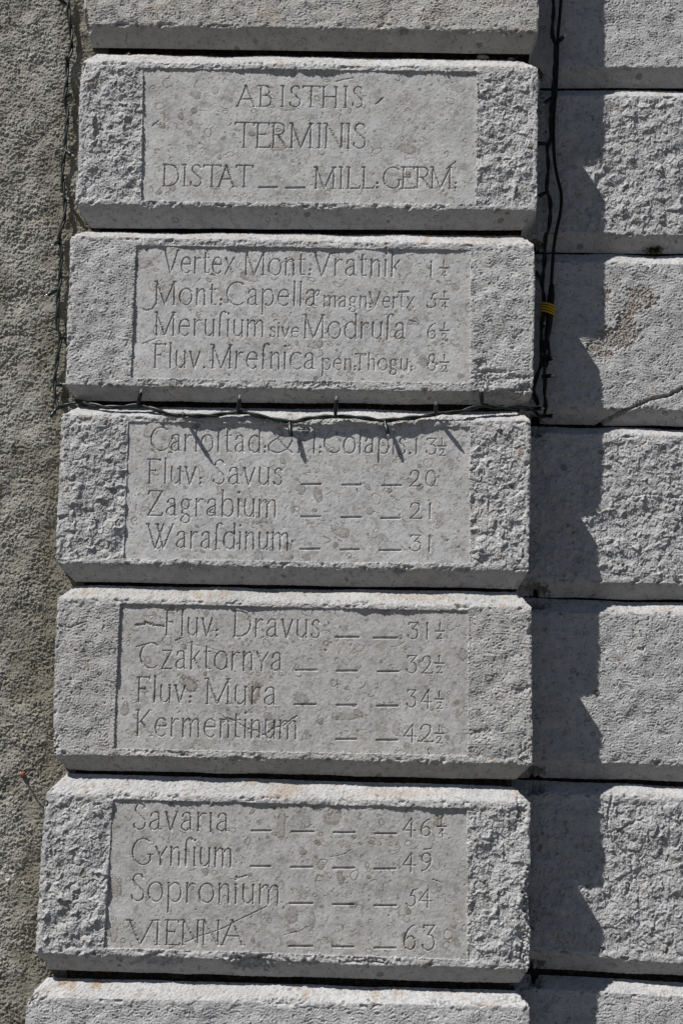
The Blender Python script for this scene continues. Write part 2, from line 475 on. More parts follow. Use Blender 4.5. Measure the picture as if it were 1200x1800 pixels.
PAN = []
c = Carve(.010)
c.word('AB', 417, 477, 187, 36.5); c.word('I', 494, 500, 187.5, 36.5); c.word('S', 510, 528, 188, 36.5); c.word('T', 532, 562, 188, 36.5)
c.word('H', 566, 593, 189, 36.5); c.word('I', 604, 611, 189, 36.5); c.word('S', 620, 637, 189, 36.5)
for ch, a, b_ in (('T', 413, 446), ('E', 450, 474), ('R', 478, 505), ('M', 510, 549), ('I', 558, 565), ('N', 570, 604), ('I', 609, 616), ('S', 622, 642)):
    c.word(ch, a, b_, 259 + .008 * (a - 413), 43, 5.4)
for ch, a, b_ in (('D', 287, 315), ('I', 321, 329), ('S', 336, 354), ('T', 358, 388), ('A', 384, 413), ('T', 415, 444)):
    c.word(ch, a, b_, 327 + .012 * (a - 287), 37.5, 5.2)
c.dashes((455, 488, 328.6), (502, 536, 329.4))
for ch, a, b_ in (('M', 553, 589), ('I', 596, 603), ('L', 610, 632), ('L', 637, 657), (':', 661, 664.5), ('G', 674, 704), ('E', 706, 728), ('R', 731, 757), ('M', 757, 793), (':', 798, 802)):
    c.word(ch, a, b_, 331, 37, 5.2)
c.raw([(661, 183), (667, 178), (673, 172)], 5.5); c.raw([(268, 222), (273, 217), (279, 213)], 5); c.raw([(272, 216), (278, 220)], 3)
c.raw([(785, 297), (793, 291), (800, 285)], 5); c.raw([(590, 143), (603, 140), (620, 137)], 4)
PAN.append(c)

c = Carve(.0135)
c.word('Vertex', 289, 411, 479.5, 39.5); c.word('Mont:', 430, 546, 482.5, 40); c.word('Vratnik', 552, 704, 484, 41); c.num('1', 755, 760, 459, 485.5)
c.frac(780, 471, '1', '4')
c.word('Mont:', 273, 390, 535, 40); c.word('Capell@', 399, 561, 536, 40); c.word('magn:', 569, 652, 540, 28, 4); c.word('Vertx', 649, 727, 540.5, 27, 4)
c.dash(700, 719, 512.5); c.num('5', 750, 769, 515, 541); c.frac(781, 526, '1', '4')
c.word('Merufium', 273, 464, 589, 40); c.word('sive', 475, 526, 592.5, 25, 3.8); c.word('Modrufa', 534, 712, 594, 40.5); c.num('6', 751, 766, 569, 595.5)
c.frac(781, 581, '1', '2')
c.word('Fluv.', 271, 361, 646, 41); c.word('Mrefnica', 372, 553, 647, 41); c.word('pen:', 566, 625, 650, 28, 4); c.word('Thogu:', 624, 724, 650, 28, 4)
c.num('8', 751, 766, 622.5, 651); c.frac(781, 637, '1', '2')
c.raw([(276, 520), (275, 535), (268, 543), (258, 546), (252, 543)], 5.5); c.raw([(251, 604), (262, 600), (274, 596)], 4); c.raw([(718, 563), (730, 566), (735, 570)], 4)
c.raw([(760, 637), (768, 641)], 7); c.raw([(372, 482), (378, 484)], 6)
PAN.append(c)

c = Carve(.0145)
c.word('Carloftad:', 266, 467, 792.5, 41.5); c.word('&', 471, 516, 795, 42); c.word('Fl:', 524, 564, 796, 40.5); c.word('Colapis.', 570, 722, 796, 40)
c.num('1', 729, 734, 771, 798); c.num('3', 749, 767, 771, 798.5); c.frac(777, 784, '1', '2')
c.word('Fluv:', 261, 354, 849.5, 42); c.word('Savus', 376, 496, 851, 42); c.num('20', 720, 766, 827, 854.5)
c.word('Zagrabium', 260, 486, 906, 43); c.num('2', 720, 741, 884, 911.5); c.num('1', 753, 758, 884, 912)
c.word('Warafdinum', 259, 508, 963, 42); c.num('3', 720, 740, 941, 968.5); c.num('1', 752, 757, 941, 969)
c.dashes((529, 565, 850.5), (601, 635, 851.5), (671, 706, 852.5), (529, 564, 907.5), (599, 635, 908.5), (669, 704, 910), (527, 563, 964.3), (598, 632, 965.5), (666, 705, 966.5))
c.raw([(676, 845), (676, 862), (686, 872), (700, 881)], 3); c.raw([(627, 860), (629, 866)], 5); c.raw([(514, 951), (515, 954)], 6); c.raw([(314, 824), (322, 830)], 5); c.raw([(374, 895), (368, 900), (378, 903)], 5)
c.raw([(806, 962), (807, 963)], 6); c.raw([(299, 795), (303, 796)], 6)
PAN.append(c)

c = Carve(.020)
c.word('Fluv:', 291, 383, 1116.5, 44); c.word('Dravus', 411, 562, 1118.5, 44); c.num('3', 717, 735, 1095, 1123); c.num('1', 748, 753, 1095, 1123.5); c.frac(773, 1109.5, '1', '4')
c.word('Czaktornya', 247, 496, 1174.5, 45); c.num('32', 715, 760, 1153, 1183); c.frac(772, 1166, '1', '2')
c.word('Fluv:', 242, 336, 1233.5, 43); c.word('Mura', 362, 486, 1237, 44); c.num('34', 715, 758, 1213, 1243); c.frac(772, 1229, '1', '2')
c.word('Kermentinum', 240, 522, 1293.5, 45); c.num('4', 709, 732, 1274, 1303.5); c.num('.', 734, 737, 1276, 1304); c.num('2', 738, 761, 1274, 1304); c.frac(772, 1289.5, '1', '2')
c.dashes((589, 631, 1119), (656, 698, 1120.5), (519, 557, 1177), (591, 629, 1178.5), (663, 701, 1179.5), (517, 556, 1237.5), (591, 627, 1238.5), (662, 700, 1240), (590, 627, 1298.5), (661, 700, 1300))
c.raw([(240, 1099), (252, 1097), (260, 1095), (270, 1099), (288, 1101)], 8); c.raw([(256, 1093), (262, 1098), (268, 1097)], 8)
c.raw([(240, 1137), (258, 1132), (272, 1130)], 4); c.raw([(330, 1130), (350, 1135), (372, 1140), (390, 1146)], 2.6); c.raw([(310, 1126), (318, 1122)], 5)
c.raw([(388, 1268), (400, 1262), (412, 1267), (425, 1275), (436, 1282), (452, 1284), (462, 1292), (476, 1284), (486, 1278), (498, 1276), (506, 1269), (521, 1259)], 5)
c.raw([(452, 1296), (468, 1291), (480, 1281)], 5); c.raw([(392, 1258), (398, 1266), (392, 1272)], 4)
c.raw([(752, 1318), (754, 1326)], 5); c.raw([(571, 1142), (573, 1144)], 6); c.raw([(612, 1240), (624, 1243)], 6); c.raw([(688, 1137), (700, 1136), (712, 1128)], 2.4)
PAN.append(c)

c = Carve(.023)
c.word('Savaria', 236, 402, 1458, 45); c.num('4', 708, 730, 1439, 1469); c.num('6', 739, 757, 1440, 1469.5); c.frac(776, 1453, '1', '4', 5, 13, 13)
c.word('Gynfium', 233, 408, 1520, 46); c.num('4', 707, 730, 1500, 1530.5); c.num('9', 739, 758, 1500, 1531)
c.word('Sopronium', 232, 491, 1583.5, 47); c.num('5', 714, 733, 1563, 1593); c.num('4', 736, 759, 1563, 1593.5)
for ch, a, b_ in (('V', 226, 269), ('I', 273, 281), ('E', 291, 315), ('N', 319, 351), ('N', 355, 387), ('A', 390, 428)):
    c.word(ch, a, b_, 1661, 43.5, 4.8)
c.num('63', 709, 764, 1626, 1669.5, 5)
c.dashes((442, 477, 1459.5), (512, 552, 1461), (586, 624, 1462.5), (658, 697, 1464.5), (440, 476, 1522), (511, 550, 1523.5), (585, 624, 1525), (657, 696, 1526.5),
         (509, 550, 1587), (585, 623, 1589), (657, 697, 1591), (508, 550, 1662.5), (584, 622, 1663.5), (657, 696, 1665.5))
c.raw([(468, 1594), (455, 1600), (441, 1607), (426, 1614), (412, 1621), (400, 1628), (387, 1634), (370, 1640), (355, 1644), (340, 1650), (325, 1657)], 3.8)
c.raw([(325, 1657), (312, 1662), (300, 1667), (285, 1672)], 2.5); c.raw([(414, 1547), (420, 1543), (427, 1541), (434, 1539)], 4.5); c.raw([(405, 1545), (414, 1546)], 2.5)
c.raw([(580, 1506), (592, 1505), (606, 1501), (616, 1494)], 2.6); c.raw([(500, 1644), (512, 1640), (528, 1637), (540, 1628)], 2.6); c.raw([(761, 1546), (775, 1552)], 4); c.raw([(770, 1548), (768, 1560), (775, 1568)], 2.5)
c.raw([(744, 1494), (758, 1492)], 4)
PAN.append(c)


def nib(a, b):
    th = math.degrees(math.atan2(-(b[1] - a[1]), b[0] - a[0]))
    return 0.46 + 0.54 * abs(sin(radians(th - 22)))


def scatter_fossils(GX, GZ, x0, dx, z0, dz, seed, n, mm, fos, pale=None, h=None, rmax=9.0):
    """shell sections: bent rings, arcs and small filled lenses in the stone (units mm)"""
    r = np.random.default_rng(seed)
    W, H = GX.max() - GX.min(), GZ.max() - GZ.min()
    for i in range(n):
        cx, cz = GX.min() + r.random() * W, GZ.min() + r.random() * H
        R = min(1.1 + r.exponential(1.7), rmax)
        ecc = 0.45 + 0.55 * r.random(); rot = r.random() * pi
        full = r.random()
        a0 = r.random() * 2 * pi
        a1 = a0 + (2 * pi if full < .17 else (0.5 + r.random() * 2.4))
        t = np.linspace(a0, a1, 12)
        wob = 1 + .16 * np.sin(2 * t + r.random() * 6) + .10 * np.sin(3 * t + r.random() * 6)
        ex, ez = R * np.cos(t) * wob, R * ecc * np.sin(t) * wob
        px = cx + ex * cos(rot) - ez * sin(rot); pz = cz + ex * sin(rot) + ez * cos(rot)
        wd = 0.38 + r.random() * .5 + R * .05
        st = min(1.0, .58 + .42 * r.random() + (.2 if R > 2.0 else 0))
        gro = r.random() < .5
        if full < .17 and R > 2.0:      # fill, pale or brownish
            rr = R * 1.2
            def fill(s, d, tt):
                X, Z = GX[s] - cx, GZ[s] - cz
                u = X * cos(rot) + Z * sin(rot); v = -X * sin(rot) + Z * cos(rot)
                q = np.hypot(u / R, v / (R * ecc)) + .12 * np.sin(3 * np.arctan2(v, u) + i)
                f = sstep(1.05, .8, q)
                if full < .07: fos[s] = np.maximum(fos[s], f * .75)
                elif pale is not None: pale[s] = np.maximum(pale[s], f * .35)
            seg_dist_apply(GX, GZ, x0, dx, z0, dz, (cx, cz), (cx + .01, cz), rr, fill)
        for k in range(11):
            def draw(s, d, tt):
                f = np.clip(1.25 - d / wd, 0, 1)
                fos[s] = np.maximum(fos[s], f * st)
                if gro and h is not None: h[s] = np.minimum(h[s], -f * .5)
            seg_dist_apply(GX, GZ, x0, dx, z0, dz, (px[k], pz[k]), (px[k + 1], pz[k + 1]), wd * 1.4 + dx, draw)


def blotch(shape, dx, seed, thr=1.1, lo=10, hi=120):
    n = fnoise(shape, dx, lo, hi, seed, 1.2)
    return sstep(thr, thr + .9, n)


REC = 0.0036   # depth of the sunk panels


SHELLS = [
    [(345, 167, 9, 8, .5), (380, 158, 7, 7, .4), (488, 258, 13, 9, .45), (716, 262, 16, 9, .5), (808, 157, 11, 6, .5), (505, 190, 14, 6, .5)],
    [(440, 487, 16, 9, .5), (252, 463, 18, 9, .45), (555, 605, 12, 10, .4), (800, 505, 7, 6, .5)],
    [(559, 870, 8, 13, .6), (530, 861, 8, 8, .5), (650, 899, 6, 7, .6), (600, 935, 14, 10, .5), (424, 828, 5, 8, .4), (515, 893, 4, 12, .5), (470, 925, 12, 14, .4)],
    [(333, 1203, 14, 13, .75), (447, 1217, 11, 16, .75), (813, 1152, 8, 11, .6), (530, 1228, 13, 9, .5), (220, 1248, 8, 9, .55), (605, 1260, 20, 6, .5), (437, 1180, 9, 6, .5), (697, 1280, 7, 10, .45)],
    [(205, 1560, 9, 16, .5), (495, 1450, 7, 24, .5), (585, 1436, 13, 16, .5), (599, 1543, 6, 11, .6), (514, 1610, 12, 12, .5), (549, 1618, 5, 18, .5), (532, 1570, 9, 10, .4), (202, 1640, 6, 14, .5)],
]


def build_panel(quad_px, carve, seed, parent, shells=()):
    q = bps(quad_px, REC)          # TL TR BL BR
    xl, xr = min(q[0, 0], q[2, 0]) - .004, max(q[1, 0], q[3, 0]) + .004
    step = 0.00085
    e = .0016
    nc = int((q[1, 0] - q[0, 0]) / step) + 3
    nr = int((q[0, 2] - q[2, 2]) / step) + 3
    # regular grid in x, z; clipped to the (slightly grown) quad afterwards
    xs = np.arange(xl, xr, step); zl, zh = min(q[2, 2], q[3, 2]) - .004, max(q[0, 2], q[1, 2]) + .004
    zs = np.arange(zl, zh, step)
    X, Z = np.meshgrid(xs, zs)
    GX, GZ = X * 1000, Z * 1000
    st = step * 1000
    sh = X.shape
    h = np.zeros(sh)
    h += fnoise(sh, st, 40, 300, seed + 1, 1.0) * .35 + fnoise(sh, st, 8, 30, seed + 2) * .07
    pit = fnoise(sh, st, 3, 9, seed + 3)
    h -= sstep(2.2, 3.2, pit) * 1.0
    h -= fnoise(sh, st, 2.2, 5, seed + 4) * .02
    fos = np.zeros(sh); pale = np.zeros(sh); fh = np.zeros(sh)
    scatter_fossils(GX, GZ, GX[0, 0], st, GZ[0, 0], st, seed + 5, 1150, st, fos, pale, fh)
    fos *= .78 + .22 * sstep(-.8, 1.0, fnoise(sh, st, 25, 160, seed + 6))
    mott = fnoise(sh, st, 12, 90, seed + 7, 1.0)
    fos = np.maximum(fos, sstep(.45, 2.2, mott) * .34)
    fl = fnoise(sh, st, 3, 14, seed + 16, .4)
    fos = np.maximum(fos, sstep(1.1, 2.3, fl) * .5)
    pale = np.maximum(pale, sstep(1.2, 2.2, fnoise(sh, st, 4, 26, seed + 17, .6)) * .55)
    rb = np.random.default_rng(seed + 15)
    for i in range(48):
        cx, cz = rb.uniform(GX.min(), GX.max()), rb.uniform(GZ.min(), GZ.max())
        R_ = rb.uniform(2.6, 7.0); ec = rb.uniform(.4, .95); rt = rb.uniform(0, pi)
        t = np.linspace(0, 2 * pi * (1 if rb.random() < .4 else rb.uniform(.3, .75)), 22) + rb.random() * 6
        wob = 1 + .14 * np.sin(2 * t + rb.random() * 6) + .10 * np.sin(3 * t + rb.random() * 6) + .05 * np.sin(5 * t + rb.random() * 6)
        ex, ez = R_ * np.cos(t) * wob, R_ * ec * np.sin(t) * wob
        px, pz = cx + ex * cos(rt) - ez * sin(rt), cz + ex * sin(rt) + ez * cos(rt)
        wd = rb.uniform(.7, 1.5); sg = rb.uniform(.75, 1.0); dp = rb.uniform(.0, .5)
        for k in range(21):
            def ring(s, d, tt):
                f = np.clip(1.2 - d / wd, 0, 1)
                fos[s] = np.maximum(fos[s], f * sg); fh[s] = np.minimum(fh[s], -f * dp)
            seg_dist_apply(GX, GZ, GX[0, 0], st, GZ[0, 0], st, (px[k], pz[k]), (px[k + 1], pz[k + 1]), wd * 1.3 + 1, ring)
    for i in range(11):
        cx, cz = rb.uniform(GX.min(), GX.max()), rb.uniform(GZ.min(), GZ.max())
        pr = rb.uniform(.7, 1.5)
        def hole(s, d, tt): h[s] -= np.clip(pr - d, 0, 2) * 1.5
        seg_dist_apply(GX, GZ, GX[0, 0], st, GZ[0, 0], st, (cx, cz), (cx + rb.normal(0, 1.5), cz + rb.normal(0, 1)), pr + 1, hole)
    h += fh
    # a few larger brown shells
    r = np.random.default_rng(seed + 8)
    for i in range(7):
        cx, cz = r.uniform(GX.min() + 20, GX.max() - 20), r.uniform(GZ.min() + 15, GZ.max() - 15)
        R = r.uniform(4, 9); ec = r.uniform(.5, .9); rot = r.uniform(0, pi)
        u = (GX - cx) * cos(rot) + (GZ - cz) * sin(rot); v = -(GX - cx) * sin(rot) + (GZ - cz) * cos(rot)
        qd = np.hypot(u / R, v / (R * ec)) + .18 * np.sin(2 * np.arctan2(v, u) + i) + .1 * fnoise(sh, st, 4, 12, seed + 20 + i)
        fos = np.maximum(fos, sstep(1.05, .85, qd) * r.uniform(.5, .9) * (0.6 + .45 * sstep(.5, .9, qd)))
    # the shells one can pick out in the photograph
    for n_, (px, py, rx, ry, a_) in enumerate(shells):
        cp_ = bp(px, py, REC) * 1000
        u, v = GX - cp_[0], GZ - cp_[2]
        qd = np.hypot(u / rx, v / ry) + .16 * np.sin(2 * np.arctan2(v, u) + n_ * 2.1) + .10 * fnoise(sh, st, 4, 14, seed + 40 + n_)
        fos = np.maximum(fos, min(1, a_ * 1.3) * (sstep(1.1, .95, qd) * (.55 + .45 * sstep(.55, .85, qd))))
        h -= sstep(.25, .0, np.abs(qd - .98)) * .35
    # carving
    cut = np.zeros(sh)
    gr = fnoise(sh, st, 3, 10, seed + 9)
    wig = np.random.default_rng(seed + 10)
    for pts, w, kind in carve.L:
        P = bps(pts, REC)
        p = P[:, [0, 2]] * 1000
        if kind == 'd':
            rad = w * .56
            def dot(s, d, t): cut[s] = np.maximum(cut[s], np.clip(rad - d, 0, 2.4) * 1.5)
            seg_dist_apply(GX, GZ, GX[0, 0], st, GZ[0, 0], st, p[0], p[0] + .01, rad + 1, dot)
            continue
        for k in range(len(p) - 1):
            if kind == 'k': w0 = w1 = w * .95
            elif kind == 'a': w0 = w1 = w * nib(pts[k], pts[k + 1])
            elif kind == 's': w0 = w1 = w * .52
            elif kind == 'w': w0, w1 = w * .95, w * .6
            else: w0 = w1 = w
            w0 *= wig.uniform(.93, 1.07)
            if kind == 'g':
                def gg(s, d, t):
                    ww = w * (.55 + .5 * np.clip(gr[s] * .5 + .5, 0, 1.3))
                    cut[s] = np.maximum(cut[s], np.clip(ww * .42 - d, 0, 9) * 1.3)
                seg_dist_apply(GX, GZ, GX[0, 0], st, GZ[0, 0], st, p[k], p[k + 1], w + 2, gg)
            elif kind == 'b':     # dash: deep flat-bottomed chase
                def bb(s, d, t): cut[s] = np.maximum(cut[s], np.clip(w * .44 - d + .2, 0, 1.6) * 1.9)
                seg_dist_apply(GX, GZ, GX[0, 0], st, GZ[0, 0], st, p[k], p[k + 1], w + 1, bb)
            else:
                back = kind == 'a' and (pts[k + 1, 0] - pts[k, 0]) * (pts[k + 1, 1] - pts[k, 1]) > 0 and abs(pts[k + 1, 0] - pts[k, 0]) > 3 and len(pts) == 2
                sl = 1.9 if back else 1.55
                def vv(s, d, t):
                    ww = (w0 + (w1 - w0) * t) * np.clip(.97 + .13 * gr[s], .6, 1.25) + (.25 if back else 0)
                    cut[s] = np.maximum(cut[s], np.clip(ww * .385 - d + .20, 0, 9) * sl)
                seg_dist_apply(GX, GZ, GX[0, 0], st, GZ[0, 0], st, p[k], p[k + 1], w * .6 + 1.2, vv)
    worn = sstep(.3, 1.9, fnoise(sh, st, 15, 70, seed + 18, .6))
    h -= cut * (1 - .3 * worn)
    Y = REC - h / 1000
    # clip to quad
    sd = quad_sd(X, Z, q) * 1000
    inside = sd > -2.2
    keep = inside[:-1, :-1] & inside[1:, 1:] & inside[:-1, 1:] & inside[1:, :-1]
    P = np.stack([X, Y, Z], -1)
    o = grid_mesh('inscription_panel', P, keep, dict(fossil=np.clip(fos, 0, 1), pale=pale, stain=np.zeros(sh), dirt=np.zeros(sh)),
                  M_PANEL, parent, parent['_org'])
    return o


def quad_sd(X, Z, q):
    """signed distance (inside +) to quad TL TR BL BR in x, z"""
    TL, TR, BL, BR = [np.array([p[0], p[2]]) for p in q]
    sd = np.full(X.shape, 1e9)
    for a, b in ((BL, BR), (BR, TR), (TR, TL), (TL, BL)):
        e = b - a; L = np.hypot(*e)
        d = (e[0] * (Z - a[1]) - e[1] * (X - a[0])) / L
        sd = np.minimum(sd, d)
    return sd


INS = 0.027


def build_stone(name, face, inner, Y0, style, seed, mat, left_side=0.0, right_side=0.0, right_ext=None, panel=None, dents=(), cracks=(), stains=(), patches=(), step=0.00118):
    """rusticated stone: face px corners (TL TR BL BR), inner px corners of the joint lines; chamfers between"""
    f = bps(face, Y0); n = bps(inner, Y0 + INS)
    TL, TR, BL, BR = f; iTL, iTR, iBL, iBR = n
    width = TR[0] - TL[0]
    s_front = np.linspace(0, 1, int(width / step))
    if right_ext:                                   # keep going right, out of the frame, with ever wider steps
        ex = [1.0]; d = step
        while (ex[-1] - 1) * width < right_ext:
            d = min(d * 1.03, .012); ex.append(ex[-1] + d / width)
        s_front = np.concatenate([s_front, ex[1:]])
    nl = int(left_side / .004); nrr = int(right_side / .004)
    ql = np.linspace(1, 0, nl, endpoint=False) if nl else np.zeros(0)
    qr = np.linspace(0, 1, nrr + 1)[1:] if nrr else np.zeros(0)
    nc = nl + len(s_front) + nrr
    Lb = np.hypot(BL[2] - iBL[2], INS); Lf = TL[2] - BL[2]; Lt = np.hypot(iTL[2] - TL[2], INS)
    kb = np.linspace(1, 0, max(4, int(Lb / step)), endpoint=False)
    kf = np.linspace(0, 1, int(Lf / step))
    kt = np.linspace(0, 1, max(4, int(Lt / step)) + 1)[1:]
    nb, nf, nt = len(kb), len(kf), len(kt)
    nr = nb + nf + nt
    V = np.concatenate([-Lb * kb, Lf * kf, Lf + Lt * kt]) * 1000
    sU = np.concatenate([np.zeros(nl), s_front, np.full(nrr, s_front[-1])])
    U = np.concatenate([-ql * left_side, s_front * width, s_front[-1] * width + qr * right_side]) * 1000
    XL = np.concatenate([BL[0] + (iBL[0] - BL[0]) * kb, BL[0] + (TL[0] - BL[0]) * kf, TL[0] + (iTL[0] - TL[0]) * kt])
    XR = np.concatenate([BR[0] + (iBR[0] - BR[0]) * kb, BR[0] + (TR[0] - BR[0]) * kf, TR[0] + (iTR[0] - TR[0]) * kt])
    ZL = np.concatenate([BL[2] + (iBL[2] - BL[2]) * kb, BL[2] + (TL[2] - BL[2]) * kf, TL[2] + (iTL[2] - TL[2]) * kt])
    ZR = np.concatenate([BR[2] + (iBR[2] - BR[2]) * kb, BR[2] + (TR[2] - BR[2]) * kf, TR[2] + (iTR[2] - TR[2]) * kt])
    YY = Y0 + INS * np.concatenate([kb, np.zeros(nf), kt])
    X = XL[:, None] + (XR - XL)[:, None] * sU[None, :]
    Z = ZL[:, None] + (ZR - ZL)[:, None] * sU[None, :]
    Y = np.repeat(YY[:, None], nc, 1)
    if nl: Y[:, :nl] += (left_side) * ql[None, :]
    if nrr: Y[:, -nrr:] += (right_side) * qr[None, :]
    P = np.stack([X, Y, Z], -1)
    N = normals(P, 2)
    UU, VV = np.meshgrid(U, V)
    st = step * 1000
    sh = (nr, nc)
    rows_face = (VV >= 0) & (VV <= Lf * 1000)
    # distances to arrises
    dv = np.minimum(np.abs(VV), np.abs(VV - Lf * 1000))
    dl = np.abs(UU) if nl else np.full(sh, 1e3)
    dr = np.abs(UU - s_front[-1] * width * 1000) if nrr else np.full(sh, 1e3)
    dc = np.minimum(dl, dr)
    inside = sstep(0, 1, np.where(rows_face, 1.0, 0.0))
    marg_n = fnoise(sh, st, 15, 80, seed + 11) * 2.2
    topm = np.abs(VV - Lf * 1000)
    if style == 'pick':
        wx = UU + fnoise(sh, st, 14, 60, seed + 12) * 2.5; wz = VV + fnoise(sh, st, 14, 60, seed + 13) * 2.5
        rough = facets(wx, wz, 9.5, seed + 1, 1.0, .30, .45, (.2, -.3)) * 1.0 + facets(wx, wz, 4.6, seed + 2, 1.1, .35, .55, (.2, -.35)) * .9
        rough += fnoise(sh, st, 2.6, 6, seed + 3) * .36 + fnoise(sh, st, 30, 140, seed + 4, .8) * 1.1 - .6
        ma, mb = 5, 13
    else:
        wx = UU + fnoise(sh, st, 20, 90, seed + 12) * 2.0; wz = VV + fnoise(sh, st, 20, 120, seed + 13) * 3.0 + .03 * UU
        row = np.sin(2 * pi * wz / 5.6 + 0.7 * np.sin(2 * pi * wx / 6.3 + 2.2 * fnoise(sh, st, 8, 40, seed + 14)))
        punch = .5 + .5 * fnoise(sh, st, 4.2, 9, seed + 15)
        amp = .35 + .65 * sstep(-.9, .9, fnoise(sh, st, 20, 110, seed + 16))
        rough = row * .80 * amp * np.clip(.35 + punch * .8, 0, 1.5) + fnoise(sh, st, 2.6, 7, seed + 3) * .22 + facets(wx, wz, 8, seed + 1, .7, .5, .4, (.1, -.2)) * .24
        chp = fnoise(sh, st, 9, 40, seed + 17)
        rough -= sstep(1.4, 2.6, chp) * 1.9
        rough += fnoise(sh, st, 30, 180, seed + 4, .8) * .75 - .3
        ma, mb = 3, 9
    vn = fnoise(sh, st, 9, 45, seed + 18, .5); vm = sstep(-.3, 1.2, fnoise(sh, st, 12, 70, seed + 19))
    rough -= sstep(.16, .0, np.abs(vn)) * vm * (1.3 if style == 'pick' else .45)
    m = sstep(ma, mb, np.minimum(dv, dc) + marg_n) * rows_face
    h = rough * m
    # drafted margins and chamfers: finer tooling
    fine = fnoise(sh, st, 3.0, 8, seed + 5) * .22 + fnoise(sh, st, 8, 40, seed + 6) * .22
    h += fine * (1 - m)
    pit = fnoise(sh, st, 3.5, 11, seed + 7)
    h -= sstep(2.1, 3.0, pit) * 1.3 * (1 - m)
    h += fnoise(sh, st, 80, 420, seed + 8, 1.0) * .8
    # worn and chipped arrises
    ch = fnoise(sh, st, 7, 60, seed + 9, .6)
    ch2 = fnoise(sh, st, 16, 60, seed + 10, .6)
    wear = (.55 + .5 * np.clip(ch, -1, 2)) * np.exp(-(dv / 2.2) ** 2) * .8
    wear += np.clip(ch2 - 1.0, 0, 2) * 5.5 * np.exp(-(dv / (5.0)) ** 2)
    wear += (.8 + .9 * np.clip(ch, -.8, 2.2)) * np.exp(-(dc / 2.6) ** 2)
    wear += np.clip(ch2 - .85, 0, 2) * 5.0 * np.exp(-(dc / 6.0) ** 2)
    h -= wear
    zero = np.zeros(sh)
    fos = zero.copy(); pale = zero.copy(); stain = zero.copy(); dirt = zero.copy()
    scatter_fossils(UU, VV, UU[0, nl], st, VV[0, 0], st, seed + 30, 260 if not right_ext else 160, st, fos) if not nl and not right_ext else None
    if nl or right_ext:                    # regular sub-window of the front
        c0 = nl; c1 = nl + int(width / step)
        sub = (slice(None), slice(c0, c1))
        ff = np.zeros((nr, c1 - c0)); hh = np.zeros_like(ff)
        scatter_fossils(UU[sub], VV[sub], U[c0], U[c0 + 1] - U[c0], V[0], (V[-1] - V[0]) / (nr - 1), seed + 30, int(width * 1100), st, ff, None, hh, 6.0)
        fos[sub] = ff * .9
        h[sub] += hh * .7
    # weather staining, and grime scattered over the whole stone
    up = VV > Lf * 1000
    lo = VV < 0
    stain = np.maximum(stain, up * blotch(sh, st, seed + 21, 1.0, 8, 90) * .35)
    stain = np.maximum(stain, blotch(sh, st, seed + 22, 1.9, 6, 50) * .40)
    dirt = np.maximum(dirt, sstep(1.0, 2.6, fnoise(sh, st, 6, 60, seed + 23, .8)) * .30)
    dirt = np.maximum(dirt, blotch(sh, st, seed + 24, 1.75, 3, 20) * .50)
    dirt = np.maximum(dirt, blotch(sh, st, seed + 25, 1.2, 25, 140) * sstep(-.4, 1.4, fnoise(sh, st, 3, 12, seed + 26)) * .34)
    rd = np.random.default_rng(seed + 99)
    auto = []
    for k in range(int(width * 22)):
        e_ = rd.random(); a_ = face[2] if e_ < .6 else face[0]; c_ = face[3] if e_ < .6 else face[1]
        u_ = rd.random()
        auto.append((a_[0] + (c_[0] - a_[0]) * u_, a_[1] + (c_[1] - a_[1]) * u_ + rd.normal(0, 2), rd.uniform(4, 22), rd.uniform(2.5, 7), rd.uniform(1.2, 3.4)))
    for (px, py, rx, ry, dep) in list(dents) + auto:
        cpt = bp(px, py, Y0)
        q = np.hypot((X - cpt[0]) * 1000 / rx, (Z - cpt[2]) * 1000 / ry) + .16 * fnoise(sh, st, 8, 30, seed + int(px) % 97)
        h -= dep * sstep(1.05, .35 if dep < 20 else .68, q) * (1 + (.25 if dep < 20 else .04) * fnoise(sh, st, 5, 16, seed + 77))
    for pts, w, dep in cracks:
        p = bps(pts, Y0)[:, [0, 2]] * 1000
        jit = fnoise(sh, st, 5, 18, seed + 55)
        D = np.full(sh, 1e3)
        for k in range(len(p) - 1):
            vx, vz = p[k + 1] - p[k]; L = vx * vx + vz * vz
            t = np.clip(((X * 1000 - p[k, 0]) * vx + (Z * 1000 - p[k, 1]) * vz) / L, 0, 1)
            D = np.minimum(D, np.hypot(X * 1000 - p[k, 0] - t * vx, Z * 1000 - p[k, 1] - t * vz))
        h -= dep * np.clip(1.3 - (D + jit * .7) / (w * .5), 0, 1)
    for (px, py, rx, ry, a) in stains:
        cpt = bp(px, py, Y0)
        q = np.hypot((X - cpt[0]) * 1000 / rx, (Z - cpt[2]) * 1000 / ry) + .35 * fnoise(sh, st, 4, 16, seed + int(px) % 89)
        stain = np.maximum(stain, a * sstep(1.1, .3, q))
    for poly in patches:                   # spots where the skin has come off and coarse grains show
        q = np.full(sh, 9.0)
        for (px, py, rx, ry) in poly:
            cpt = bp(px, py, Y0)
            q = np.minimum(q, np.hypot((X - cpt[0]) * 1000 / rx, (Z - cpt[2]) * 1000 / ry))
        q = q + .22 * fnoise(sh, st, 8, 30, seed + 61)
        pm = sstep(1.1, .85, q)
        h = h * (1 - pm) + pm * (-2.6 + facets(UU, VV, 3.6, seed + 62, .3, 1.2, .5) * 1.1 + fnoise(sh, st, 3, 6, seed + 63) * .4)
        stain = np.maximum(stain, pm * (.26 + .16 * np.clip(fnoise(sh, st, 4, 9, seed + 64), -1, 1)))
        dirt = np.maximum(dirt, pm * .30)
    keep = None
